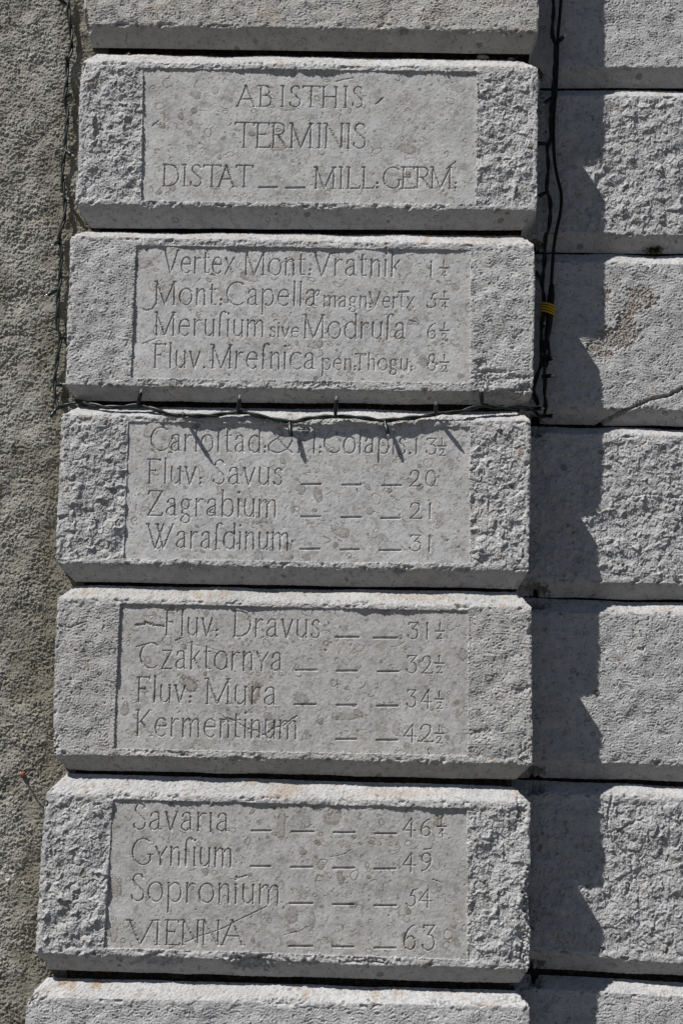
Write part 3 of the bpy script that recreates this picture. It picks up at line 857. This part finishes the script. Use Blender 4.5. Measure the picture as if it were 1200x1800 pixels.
    if panel is not None:
        qd = bps(panel, Y0)
        sd = quad_sd(X, Z, qd) * 1000
        edge = fnoise(sh, st, 6, 50, seed + 40, .5) * .38 - np.clip(fnoise(sh, st, 10, 40, seed + 41) - 1.6, 0, 1) * 2.4
        s2 = sd + edge * (np.abs(sd) < 12)
        near = sstep(5, 0, np.abs(sd))
        h = h * (1 - near) + np.maximum(h, -1.8) * near
        front = (np.arange(nc) >= nl) & (np.arange(nc) < nl + len(s_front))
        ok = rows_face & front[None, :]
        drop = sstep(-.45, .45, s2) * ok
        h = h * (1 - drop) - 9.5 * drop
        gone = ok & (sd > 4.5)
        keep = ~(gone[:-1, :-1] & gone[1:, 1:] & gone[:-1, 1:] & gone[1:, :-1])
    P = P + N * (h / 1000)[..., None]
    org = np.array([(BL[0] + BR[0]) / 2, Y0, BL[2]])
    o = grid_mesh(name, P, keep, dict(fossil=np.clip(fos, 0, .9), pale=pale, stain=np.clip(stain, 0, .9), dirt=np.clip(dirt, 0, .9)), mat, None, org)
    o['_org'] = [float(v) for v in org]
    return o


# ------------------------------------------------------------------ pilaster stones
QS = [  # panel quads TL TR BL BR in photo pixels
    [(252.5, 120), (837.5, 126.5), (249, 352), (835, 358)],
    [(240, 432), (826, 440), (231, 663.5), (825, 672)],
    [(226.5, 742), (825, 751), (218, 981), (824, 990.5)],
    [(212, 1062), (822, 1075), (201, 1315), (821, 1327)],
    [(199, 1406), (820, 1422), (183.5, 1665), (820, 1686)],
]
FACES = [
    [(143.5, 109), (944.5, 118), (133, 357), (943.5, 369)],
    [(125.5, 415), (938.5, 430), (114, 676), (938, 690)],
    [(109, 729), (931, 740), (97.5, 989), (929, 1003)],
    [(101, 1052), (933, 1068), (90, 1326), (936.5, 1343)],
    [(79.5, 1395), (932, 1411), (62, 1675), (931, 1704)],
]
INNER = [
    [(168, 95), (917, 106), (160, 401), (918, 405)],
    [(148, 408), (917, 414), (137, 704), (916, 713)],
    [(139, 714), (912, 724), (133, 1023), (907, 1035)],
    [(131, 1029), (909, 1041), (119, 1353), (908, 1370)],
    [(118, 1360), (903, 1382), (88, 1704), (914, 1729)],
]
STYLE = ['pick', 'tooth', 'pick', 'tooth', 'pick']
LABELS = [
    'inscribed pilaster stone headed ABISTHIS TERMINIS in carved capitals',
    'inscribed pilaster stone whose four carved lines begin with Vertex Mont Vratnik',
    'inscribed pilaster stone with the light string across its top, listing Savus and Zagrabium',
    'inscribed pilaster stone carved with Dravus, Mura and a cracked Kermentinum line',
    'inscribed pilaster stone with a diagonal crack through the carved word VIENNA',
]
DENTS = [
    [(320, 123, 14, 4, 2.0), (300, 355, 16, 5, 2)],
    [(852, 668, 26, 20, 4.0), (925, 684, 22, 12, 7), (870, 652, 36, 5, 3.2), (905, 664, 30, 7, 3.5), (845, 638, 13, 8, 3), (880, 690, 40, 9, 5), (560, 676, 60, 7, 2.2), (372, 430, 26, 6, 2)],
    [(515, 752, 5, 5, 1), (150, 740, 16, 8, 3), (560, 735, 60, 5, 2), (800, 735, 60, 6, 2.5)],
    [(250, 1318, 30, 8, 2.5), (320, 1325, 22, 6, 2.5), (94, 1310, 10, 30, 5), (925, 1325, 14, 26, 3), (848, 1290, 22, 12, 2.5), (912, 1215, 14, 10, 2.5)],
    [(930, 1578, 14, 60, 9), (922, 1670, 14, 40, 5), (440, 1692, 46, 14, 6), (280, 1688, 34, 9, 4), (640, 1688, 60, 8, 3), (917, 1430, 12, 30, 4), (310, 1400, 8, 6, 3), (440, 1405, 14, 6, 2.5)],
]
STAINS = [
    [(160, 146, 16, 6, .45), (175, 140, 10, 5, .4), (260, 97, 40, 4, .4)],
    [(830, 418, 60, 5, .35), (900, 415, 20, 5, .4), (455, 640, 8, 6, .2)],
    [(150, 735, 14, 8, .3)],
    [(147, 1037, 6, 9, .5), (368, 1045, 5, 10, .45), (310, 1037, 10, 8, .3), (730, 1048, 60, 8, .35)],
    [(505, 1390, 30, 14, .45), (690, 1395, 80, 10, .35), (115, 1590, 6, 9, .45), (480, 1400, 25, 6, .4)],
]
CR = [
    [],
    [([(840, 655), (856, 649), (880, 655), (915, 662), (936, 661)], 3, 2.0)],
    [],
    [([(201, 1316), (214, 1311), (228, 1309), (240, 1307)], 4, 3), ([(262, 1313), (280, 1315), (296, 1320), (306, 1327)], 4, 3), ([(92, 1095), (120, 1104), (150, 1093)], 3, 2.2)],
    [([(230, 1695), (245, 1686), (262, 1680), (285, 1673)], 5, 3.5), ([(420, 1698), (440, 1687), (460, 1680), (480, 1676)], 6, 4), ([(909, 1400), (911, 1430), (906, 1460)], 4, 3.5)],
]
for i in range(5):
    o = build_stone('inscribed_stone_block', FACES[i], INNER[i], 0.0, STYLE[i], 1000 + 137 * i, M_ROUGH, left_side=.07, right_side=.135, panel=QS[i], dents=DENTS[i], stains=STAINS[i], cracks=CR[i])
    tag(o, LABELS[i], 'stone block', 'inscribed stones of the pilaster')
    build_panel(QS[i], PAN[i], 5000 + 211 * i, o, SHELLS[i])
    
o = build_stone('plain_stone_block', [(160, -255), (948, -246), (147, 42), (946, 55)], [(180, -268), (925, -258), (163, 84), (929, 95)], 0.0, 'tooth', 2011, M_TOP, left_side=.07, right_side=.135,
                dents=[(151, 44, 9, 26, 8), (300, 43, 14, 5, 3), (700, 55, 40, 4, 1.5)], stains=[(160, 20, 8, 20, .35), (270, 15, 20, 12, .3), (470, 25, 26, 20, .28), (880, 0, 30, 20, .25)])
tag(o, 'plain rough pilaster stone above the inscriptions, stained warm brown', 'stone block', 'plain stones of the pilaster')
o = build_stone('plain_stone_block', [(48, 1753), (930, 1769), (26, 2060), (928, 2085)], [(85, 1718), (906, 1741), (52, 2092), (908, 2118)], 0.0, 'tooth', 2243, M_ROUGH, left_side=.07, right_side=.135,
                dents=[(55, 1752, 14, 10, 6), (500, 1762, 40, 8, 3), (900, 1760, 26, 8, 3)], stains=[(110, 1724, 8, 13, .9), (166, 1728, 11, 13, .9), (124, 1732, 12, 16, .6), (184, 1728, 6, 6, .5), (340, 1726, 8, 8, .5), (660, 1745, 8, 16, .5), (695, 1742, 8, 14, .45), (850, 1765, 24, 6, .3)])
tag(o, 'plain pilaster stone below the word VIENNA, rust spots on its top edge', 'stone block', 'plain stones of the pilaster')

# ------------------------------------------------------------------ right wall courses
RW = [  # face top y at x=1050, x=1225; face bottom; inner top; inner bottom
    ((-170, -172), (118.5, 118), (-190, -192), (155, 155), 'tooth'),
    ((168, 168), (412, 413.5), (159, 160), (445, 447), 'pick'),
    ((462, 464), (718, 721), (448, 450), (747, 750), 'tooth'),
    ((763, 766), (1023, 1026), (752, 755), (1052, 1056), 'pick'),
    ((1077, 1079), (1342, 1344), (1055, 1061), (1370, 1374), 'tooth'),
    ((1398, 1403), (1682, 1697), (1377, 1384), (1707, 1716), 'pick'),
    ((1744, 1752), (2045, 2055), (1719, 1728), (2080, 2092), 'tooth'),
]
RL = [
    'topmost stone of the recessed right wall, finely tooled, above the first open joint',
    'coarsely picked wall stone right of the ABISTHIS TERMINIS stone',
    'wall stone with a brown gravelly scar and a crack, right of the yellow tape',
    'coarsely picked wall stone right of the Savus and Zagrabium stone',
    'finely tooled wall stone right of the Dravus and Mura stone',
    'coarsely picked wall stone with a vertical fracture, right of the VIENNA stone',
    'lowest wall stone, cut off by the bottom edge, right of the rust spotted stone',
]
for i, (ft, fb, it, ib, sty) in enumerate(RW):
    def at(p, x): return p[0] + (p[1] - p[0]) * (x - 1050) / 175.0
    xa, xb = 875, 1225
    face = [(xa, at(ft, xa)), (xb, at(ft, xb)), (xa, at(fb, xa)), (xb, at(fb, xb))]
    inn = [(xa, at(it, xa)), (xb, at(it, xb)), (xa, at(ib, xa)), (xb, at(ib, xb))]
    kw = {}
    if i == 2:
        kw['patches'] = [[(1064, 520, 8, 18)], [(1125, 514, 24, 14), (1140, 528, 16, 14), (1112, 540, 18, 16), (1098, 560, 18, 16), (1100, 585, 26, 20), (1090, 603, 22, 12), (1070, 590, 20, 16), (1045, 610, 20, 12), (1060, 622, 16, 8), (1122, 588, 10, 8)]]
        kw['cracks'] = [([(1225, 672), (1200, 682), (1173, 695), (1140, 702), (1110, 717), (1093, 723), (1063, 737), (1040, 750)], 6.0, 11.0)]
    jt = {0: (None, 130), 1: (160, 430), 2: (452, 735), 3: (758, 1037), 4: (1062, 1358), 5: (1386, 1696), 6: (1725, None)}[i]
    kw['dents'] = [(941, y, 15 + 8 * ((y * 7) % 5) / 4, 8 + 4 * ((y * 3) % 4) / 3, 22) for y in jt if y]
    if i == 5:
        kw['cracks'] = [([(1075, 1400), (1068, 1430), (1066, 1455), (1078, 1480), (1092, 1495), (1108, 1510), (1112, 1545), (1100, 1572)], 5.0, 3.5), ([(1085, 1462), (1105, 1448), (1130, 1440)], 4, 3)]
    if i == 3:
        kw['cracks'] = [([(1097, 880), (1110, 872), (1140, 868), (1200, 876)], 3.5, 2.2)]
    if i == 4:
        kw['dents'] += [(1128, 1142, 9, 7, 3.0), (1165, 1290, 14, 8, 1.6)]
    o = build_stone('wall_stone_block', face, inn, WALL_Y, sty, 3000 + 173 * i, M_WALL, right_ext=.75, **kw)
    tag(o, RL[i], 'stone block', 'stones of the recessed right wall')


# ------------------------------------------------------------------ mortar behind the joints
def box(name, x0, x1, y0, y1, z0, z1, mat):
    V = [(x0, y0, z0), (x1, y0, z0), (x1, y1, z0), (x0, y1, z0), (x0, y0, z1), (x1, y0, z1), (x1, y1, z1), (x0, y1, z1)]
    F = [(0, 1, 5, 4), (1, 2, 6, 5), (2, 3, 7, 6), (3, 0, 4, 7), (4, 5, 6, 7), (3, 2, 1, 0)]
    return py_mesh(name, V, F, mat, smooth=False)


def left_end(Z, off, Y):
    k = [(88, 1710), (118, 1356), (133, 1026), (137, 708), (160, 403), (164, 90)]
    p = [bp(a + off, b_, Y) for a, b_ in k]
    zz = np.array([q[2] for q in p]); xx = np.array([q[0] for q in p])
    c1, c0 = np.polyfit(zz, xx, 1)
    return c1 * Z + c0


def mortar_sheet(name, x0, x1, y, yb, z0, z1, seed, dens=.003, follow=False):
    xs = np.arange(x0, x1, dens); zs = np.arange(z0, z1, dens)
    X, Z = np.meshgrid(xs, zs)
    if follow:
        a = left_end(Z, 6, y)
        X = a + (X - x0) / (X.max() - x0) * (x1 - a)
    Y = y + (fnoise(X.shape, dens * 1000, 9, 40, seed) * 1.6 + np.clip(fnoise(X.shape, dens * 1000, 14, 90, seed + 1, .6), -1, 2.2) * -6.0) / 1000
    # close the body: fold the rim back to yb
    X = np.pad(X, 1, mode='edge'); Z = np.pad(Z, 1, mode='edge'); Y = np.pad(Y, 1, constant_values=yb)
    return grid_mesh(name, np.stack([X, Y, Z], -1), None, None, M_MORTAR)


zb, zt = bp(500, 2075, 0)[2], bp(500, -250, 0)[2]
xl_, xr_ = bp(165, 900, 0)[0], bp(907, 900, INS)[0]
o = mortar_sheet('mortar_core', xl_ - .0, xr_, INS + .030, WALL_Y + .2, zb, zt, 71, follow=True)
tag(o, 'dark old mortar recessed in the joints of the inscribed pilaster', 'mortar')
xw0, xw1 = bp(875, 900, WALL_Y)[0] + .001, bp(1225, 900, WALL_Y)[0] + .72
o = mortar_sheet('mortar_core', xw0, xw1, WALL_Y + INS + .028, WALL_Y + .3, zb, zt, 73)
tag(o, 'dark old mortar recessed in the joints of the right wall', 'mortar')

# ------------------------------------------------------------------ left rendered wall


def axis(lo, hi, dlo, dhi, step, g=1.04, mx=.03):
    mid = np.arange(dlo, dhi, step)
    up = []; x = dhi; d = step
    while x < hi: up.append(x); d = min(d * g, mx); x += d
    dn = []; x = dlo - step; d = step
    while x > lo: dn.append(x); d = min(d * g, mx); x -= d
    return np.array(dn[::-1] + list(mid) + up)


xa = bp(-70, 900, REND_Y)[0]; xb = bp(160, 900, REND_Y)[0]
za = bp(60, 1815, REND_Y)[2]; zc = bp(60, -15, REND_Y)[2]
xs = np.append(axis(xa - 1.6, xb, xa, xb, .0012)[:-1], xb)
zs = axis(0.0, 4.0, za, zc, .0012)
X, Z = np.meshgrid(xs, zs)
X = X - xb + left_end(Z, 22, REND_Y)
sh = X.shape
st = 1.2
ln1 = fnoise(sh, st, 3.6, 9, 901)
ln2 = fnoise(sh, st, 6, 15, 902, 0, (1.0, 1.3))
tw = fnoise(sh, st, 40, 300, 903, 1.0)
h = facets(X * 1000 + ln2, Z * 1000 + ln1, 3.6, 904, .55, 1.1, .7) * 1.15 + facets(X * 1000 + ln2 * 2, Z * 1000 + ln1 * 2, 6.5, 907, .6, .7, .5) * .5 + np.tanh(ln1) * .55 + np.tanh(ln2 * 1.2) * .5
grit = fnoise(sh, st, 25, 120, 911, .8)
h *= .50 + .75 * sstep(-1.3, 1.3, grit)
U2 = X * 1000 + .9 * Z * 1000
h += sstep(.5, 2.0, tw) * np.tanh(fnoise(sh, st, 3.5, 12, 912, 0, (1.6, 1.0))) * .7
h += tw * 1.5 + fnoise(sh, st, 3.2, 5, 905) * .3
dirt_l = np.zeros(sh)
# rising edge of render against the stones
xe = np.interp(Z[:, 0], [bp(55, 1740, 0)[2], bp(100, 1000, 0)[2], bp(150, 60, 0)[2]], [bp(55, 1740, 0)[0], bp(105, 1000, 0)[0], bp(152, 60, 0)[0]])
dx = (xe[:, None] - X) * 1000
damp = sstep(88, 12, dx + tw * 16) * .8
damp = np.maximum(damp, sstep(.7, 1.9, fnoise(sh, st, 60, 300, 906, 1.0)) * .5)
pale = np.zeros(sh)
for (px, py, rr) in ((8, 1524, 4), (14, 1545, 4), (26, 1541, 5), (37, 1521, 4), (3, 1533, 5), (40, 1552, 3), (20, 1530, 3)):
    cpt = bp(px, py, REND_Y)
    q = np.hypot(X - cpt[0], Z - cpt[2]) * 1000 / rr + .35 * ln1
    pale = np.maximum(pale, sstep(1.15, .7, q) * .9)
h += pale * .8
P = np.stack([X, REND_Y - h / 1000, Z], -1)
o = grid_mesh('rendered_wall', P, None, dict(damp=damp, pale=pale), M_RENDER)
tag(o, 'wall of coarse grey brown render left of the inscribed pilaster', 'wall')


# ------------------------------------------------------------------ tubes, sockets, bulbs
def tube_geo(path, rad, ns=8):
    path = np.asarray(path, float)
    rad = np.broadcast_to(np.asarray(rad, float), (len(path),))
    T = np.gradient(path, axis=0); T /= np.linalg.norm(T, axis=1, keepdims=True) + 1e-12
    ref = np.array([.13, -1, .21]); V = []; F = []
    for i, (p, t) in enumerate(zip(path, T)):
        a = np.cross(t, ref); a /= np.linalg.norm(a) + 1e-12
        b = np.cross(t, a)
        for k in range(ns):
            w = 2 * pi * k / ns
            V.append(p + rad[i] * (cos(w) * a + sin(w) * b))
    n = len(path)
    for i in range(n - 1):
        for k in range(ns):
            F.append((i * ns + k, i * ns + (k + 1) % ns, (i + 1) * ns + (k + 1) % ns, (i + 1) * ns + k))
    F.append(tuple(range(ns - 1, -1, -1))); F.append(tuple((n - 1) * ns + k for k in range(ns)))
    return V, F


class Geo:
    def __init__(s): s.V = []; s.F = []
    def add(s, VF):
        n = len(s.V); s.V += list(VF[0]); s.F += [tuple(i + n for i in f) for f in VF[1]]
    def build(s, name, mat, parent, org):
        return py_mesh(name, [np.asarray(v) - org for v in s.V], s.F, mat, parent)


def px_path(pts, step=.004):
    """list of (px, py, depth) -> smooth metre path"""
    p = np.array([bp(x, y, Y) for x, y, Y in pts])
    q = catmull(p, 10)
    d = np.r_[0, np.cumsum(np.linalg.norm(np.diff(q, axis=0), axis=1))]
    t = np.linspace(0, d[-1], int(d[-1] / step) + 2)
    return np.stack([np.interp(t, d, q[:, k]) for k in range(3)], 1)


def strands(path, geo, n=2, off=.0017, rad=.0024, pitch=.075, seed=0, loose=.3):
    r = np.random.default_rng(seed)
    L = np.r_[0, np.cumsum(np.linalg.norm(np.diff(path, axis=0), axis=1))]
    T = np.gradient(path, axis=0); T /= np.linalg.norm(T, axis=1, keepdims=True)
    ref = np.array([.1, -1, .2])
    A = np.cross(T, ref); A /= np.linalg.norm(A, axis=1, keepdims=True); B = np.cross(T, A)
    m = len(L)
    lo = 1 + loose * np.abs(np.interp(L, np.linspace(0, L[-1], max(4, int(L[-1] / .05))), r.normal(0, .8, max(4, int(L[-1] / .05)))))
    for k in range(n):
        ph = 2 * pi * k / n + 2 * pi * L / pitch + np.interp(L, np.linspace(0, L[-1], 9), r.normal(0, .8, 9))
        q = path + (off * lo * np.cos(ph))[:, None] * A + (off * lo * np.sin(ph))[:, None] * B
        geo.add(tube_geo(q, rad, 7))


def empty(name, loc):
    o = bpy.data.objects.new(name, None)
    o.location = loc
    o.empty_display_size = .05
    col.objects.link(o)
    return o


def light_string(loc, label, paths, sockets, seed, nstr=2, mc=None):
    root = empty('string_lights', loc)
    tag(root, label, 'string lights', 'strings of fairy lights on the stones')
    org = np.array(loc)
    g_ = Geo()
    for i, p in enumerate(paths):
        strands(px_path(p), g_, nstr, seed=seed + i)
    g_.build('cable', mc or M_CABLE, root, org)
    for k, (bx, by, bY, tx, ty, tY, L) in enumerate(sockets):
        a, b = bp(bx, by, bY), bp(tx, ty, tY)
        d = b - a; d /= np.linalg.norm(d)
        L = L / 1000
        ts = np.array([-.003, 0, .001, .004, .008, .0085, L * .75, L - .001, L])
        rs = np.array([.0012, .0018, .0026, .0030, .0034, .0038, .0038, .0036, .0030])
        s = Geo(); s.add(tube_geo(a + ts[:, None] * d, rs, 12))
        # the two leads that come into the socket base
        side = np.cross(d, [0, 1, .2]); side /= np.linalg.norm(side)
        for sg in (-1, 1):
            s.add(tube_geo(np.array([a + d * .004 + side * .001 * sg, a - d * .002 + side * .0014 * sg, a - d * .004 + side * .0022 * sg]), .0014, 6))
        so = s.build('bulb_socket', mc or M_SOCKET, root, org)
        tb = np.array([-.001, .0015, .003, .0045, .0058, .0066]) + L
        rb = np.array([.0020, .0022, .0021, .0017, .0010, .0003])
        q = Geo(); q.add(tube_geo(a + tb[:, None] * d, rb, 12))
        q.build('bulb', M_BULB, so, org)
    return root


Lw = REND_Y - .011
# path down the left wall
left_path = [(122, -14, Lw), (120, 9, Lw), (124, 40, Lw), (126, 62, Lw), (125, 92, Lw), (119, 112, Lw), (118, 140, Lw), (115, 172, Lw), (118, 192, Lw), (118, 222, Lw), (117, 242, Lw), (114, 263, Lw), (111, 292, Lw), (111, 322, Lw), (115, 346, Lw), (114, 364, Lw), (113, 385, Lw), (109, 405, Lw), (105, 422, Lw), (108, 445, Lw), (108, 470, Lw), (105, 500, Lw), (103, 520, Lw), (101, 546, Lw), (102, 575, Lw), (107, 592, Lw), (104, 612, Lw), (100, 642, Lw), (97, 662, Lw), (97, 678, Lw), (99, 700, Lw - .004), (101, 717, Lw - .008)]
across = [(101, 717, Lw - .008), (118, 712, .030), (137, 706, .022), (165, 712, .014), (200, 716, .008), (241, 713, .008), (280, 722, .002), (321, 730, -.003), (370, 730, -.004), (418, 725, -.004), (460, 732, -.005), (509, 741, -.007), (545, 735, -.008), (590, 732, -.008), (640, 735, -.008), (676, 739, -.007), (720, 735, -.006), (766, 728, -.004), (805, 724, .0), (847, 713, .004), (872, 716, .006), (905, 717, .010), (925, 718, .034), (940, 722, .062)]
lsock = [
    (119, 8, Lw, 102, -3, Lw - .006, 18), (120, 114, Lw, 117, 97, Lw - .022, 22), (116, 172, Lw, 127, 161, Lw - .016, 17), (115, 264, Lw, 132, 276, Lw - .008, 19), (114, 345, Lw, 123, 352, Lw - .018, 15),
    (104, 424, Lw, 92, 432, Lw - .012, 15), (103, 509, Lw, 83, 519, Lw - .004, 22), (107, 592, Lw, 119, 594, Lw + .004, 20), (98, 677, Lw, 114, 675, Lw - .010, 17), (100, 718, Lw - .008, 91, 731, Lw - .010, 20),
    (242, 713, .006, 248, 690, -.002, 25), (321, 729, -.004, 322, 727, -.036, 26), (418, 725, -.006, 421, 701, -.011, 25), (509, 742, -.009, 512, 770, -.013, 28), (589, 732, -.010, 591, 703, -.018, 30),
    (676, 740, -.009, 682, 765, -.015, 26), (766, 728, -.006, 766, 712, -.028, 27), (847, 713, .003, 845, 690, -.002, 25),
]
light_string(tuple(bp(101, 717, Lw)), 'dark green fairy lights hanging down the left wall and strung across the stones', [left_path, across], lsock, 11, 2)

Rw = WALL_Y - .022
rpath = [(970, -14, Rw), (972, 30, Rw), (970, 60, Rw), (975, 82, Rw), (975, 110, Rw), (972, 150, Rw), (971, 170, Rw), (968, 195, Rw), (967, 232, Rw), (965, 251, Rw), (962, 260, Rw), (963, 280, Rw), (961, 312, Rw), (961, 334, Rw), (966, 352, Rw), (966, 382, Rw), (963, 406, Rw), (958, 416, Rw), (957, 450, Rw), (953, 486, Rw), (952, 496, Rw), (955, 516, Rw), (955, 545, Rw - .004), (951, 575, Rw), (951, 620, Rw), (952, 636, Rw), (946, 652, Rw), (942, 664, Rw), (938, 690, Rw), (945, 712, Rw)]
rpath2 = [(958, 598, Rw), (957, 640, Rw), (957, 660, Rw), (957, 690, Rw), (958, 715, Rw), (955, 732, Rw), (945, 728, Rw - .01), (940, 722, .075)]
rpath3 = [(961, 597, Rw), (964, 620, Rw), (961, 634, Rw), (957, 650, Rw)]
rsock = [
    (979, 76, Rw, 990, 64, Rw - .008, 17), (969, 171, Rw, 953, 185, Rw - .006, 21), (963, 253, Rw, 945, 252, Rw - .004, 22), (961, 337, Rw, 944, 346, Rw - .004, 20), (951, 492, Rw, 941, 478, Rw - .004, 20),
    (953, 574, Rw - .004, 957, 567, Rw - .034, 22), (961, 633, Rw, 971, 629, Rw - .014, 15), (955, 662, Rw, 969, 660, Rw - .006, 15), (938, 718, Rw - .01, 951, 718, Rw - .016, 14), (960, 731, Rw, 973, 731, Rw - .010, 14),
]
light_string(tuple(bp(972, 150, Rw)), 'dark fairy light string hanging in the shade beside the pilaster, partly taped', [rpath, rpath2, rpath3], rsock, 31, 2, M_SHADE)

# thicker supply lead with coupling and yellow tape
cp = bp(968, 545, Rw)
root = empty('power_cable', tuple(bp(980, 60, Rw)))
tag(root, 'thick black supply lead with coupling, bound with yellow tape', 'cable')
org = np.array(root.location)
Rc = Rw + .002
g_ = Geo()
g_.add(tube_geo(px_path([(986, -14, Rc), (983, 30, Rc), (980, 60, Rc), (979, 100, Rc), (977, 150, Rc), (973, 200, Rc), (972, 240, Rc), (974, 282, Rc), (979, 312, Rc), (985, 336, Rc), (986, 356, Rc), (983, 380, Rc), (978, 402, Rc), (973, 432, Rc), (970, 470, Rc), (968, 505, Rc)]), .0031, 10))
g_.build('cable', M_BLACK, root, org)
pp = px_path([(969, 500, Rw), (968, 520, Rw), (966, 535, Rw - .002), (965, 550, Rw - .002), (964, 570, Rw - .001), (961, 590, Rw), (959, 600, Rw)], .003)
tt = np.linspace(0, 1, len(pp))
g_ = Geo(); g_.add(tube_geo(pp, np.interp(tt, [0, .03, .15, .18, .55, .58, .85, .95, 1], [.004, .0052, .0058, .0068, .0072, .0066, .0058, .0042, .003]), 14))
g_.build('plug_connector', M_BLACK, root, org)
# tape: a band of four windings round both leads
g_ = Geo()
for k in range(4):
    y0 = 536 + k * 4.6
    ca = bp(962.5 - k * .5, y0 + 1, Rw - .002)
    ring = []
    for j in range(29):
        w = 2 * pi * j / 28
        ring.append(ca + np.array([.0125 * cos(w), .0095 * sin(w), -.0035 * cos(w) - .0006 * sin(w)]))
    V, F = [], []
    for j, p in enumerate(ring):
        dirv = (p - ca); dirv[2] = 0; dirv /= np.linalg.norm(dirv)
        for (a_, b_) in ((0, .0019), (.0010, .0014), (.0012, 0), (.0010, -.0014), (0, -.0019), (-.0012, 0)):
            V.append(p + dirv * a_ + np.array([0, 0, b_]))
    for j in range(28):
        for q in range(6):
            F.append((j * 6 + q, j * 6 + (q + 1) % 6, (j + 1) * 6 + (q + 1) % 6, (j + 1) * 6 + q))
    g_.add((V, F))
g_.build('tape', M_YELLOW, root, org)

# ------------------------------------------------------------------ orange plug with screw hook in the render
root_c = bp(40, 1361, REND_Y - .003)
root = empty('wall_plug', tuple(root_c))
tag(root, 'small orange plastic wall plug holding a steel hook in the render', 'wall plug')
g_ = Geo()
ts = np.array([.004, .0, -.003, -.006, -.0072, -.0075]); rs = np.array([.0036, .0041, .0044, .0040, .0028, .0014])
g_.add(tube_geo(np.array([[0, t, 0] for t in ts]) + root_c, rs, 14))
py_mesh('collar', [np.asarray(v) - root_c for v in g_.V], g_.F, M_ORANGE, root)
g_ = Geo()
v = (CAM - root_c); v /= np.linalg.norm(v)          # the shank leans straight out of the wall
g_.add(tube_geo(np.array([root_c + np.array(p) for p in ((0, 0, 0), (.0002, -.008, -.0005), (.0006, -.016, -.001), (.0016, -.022, -.001), (.0026, -.026, .001), (.003, -.026, .004))]), .0014, 8))
py_mesh('hook', [np.asarray(q) - root_c for q in g_.V], g_.F, M_STEEL, root)


# ------------------------------------------------------------------ moss and pebbles in the joints
def pebble(px, py, Y, a, b, c_, seed, label):
    import bmesh
    bm = bmesh.new()
    bmesh.ops.create_icosphere(bm, subdivisions=3, radius=1)
    r = np.random.default_rng(seed)
    ks = r.normal(0, 1.6, (5, 3)); ph = r.random(5) * 6
    for v in bm.verts:
        n = np.array(v.co)
        f = 1 + .10 * sum(np.sin(ks[i] @ n * 1.5 + ph[i]) for i in range(5)) / 1.6
        v.co = (n[0] * a * f, n[1] * b * f, n[2] * c_ * f)
    me = bpy.data.meshes.new('joint_pebble')
    bm.to_mesh(me); bm.free()
    me.polygons.foreach_set('use_smooth', np.ones(len(me.polygons), bool))
    me.materials.append(M_PEBBLE)
    o = bpy.data.objects.new('joint_pebble', me)
    o.location = bp(px, py, Y)
    col.objects.link(o)
    return tag(o, label, 'pebble', 'pebbles lying in the joints')


pebble(848, 101.5, INS + .002, .011, .007, .0042, 1, 'flat pale pebble lying in the joint above the ABISTHIS stone, near its right end')
pebble(897, 104, INS + .003, .006, .005, .003, 2, 'small brown pebble in the top joint at the right corner of the ABISTHIS stone')
pebble(227, 96, INS - .002, .0035, .004, .0025, 3, 'tiny crumb on the top edge of the ABISTHIS stone, near its left end')

mc = bp(1147, 440, WALL_Y + INS - .004)
rg = np.random.default_rng(5)
V, F = [], []
for k in range(900):
    p = mc + np.array([rg.normal(0, .0085), rg.normal(-.001, .004), rg.normal(0, .0042)])
    L = rg.uniform(.002, .0045); a = rg.normal(0, 1, 3) + np.array([0, -.6, .2]); a /= np.linalg.norm(a)
    s = np.cross(a, rg.normal(0, 1, 3)); s /= np.linalg.norm(s)
    n0 = len(V)
    V += [p - s * .0006, p + s * .0006, p + a * L + s * .0003, p + a * L - s * .0003]
    F.append((n0, n0 + 1, n0 + 2, n0 + 3))
o = py_mesh('moss_tuft', [v - mc for v in V], F, M_MOSS)
o.location = mc
tag(o, 'small dark moss tuft growing in the right wall joint above the scarred stone', 'moss')
for o in bpy.data.objects:
    if '_org' in o: del o['_org']
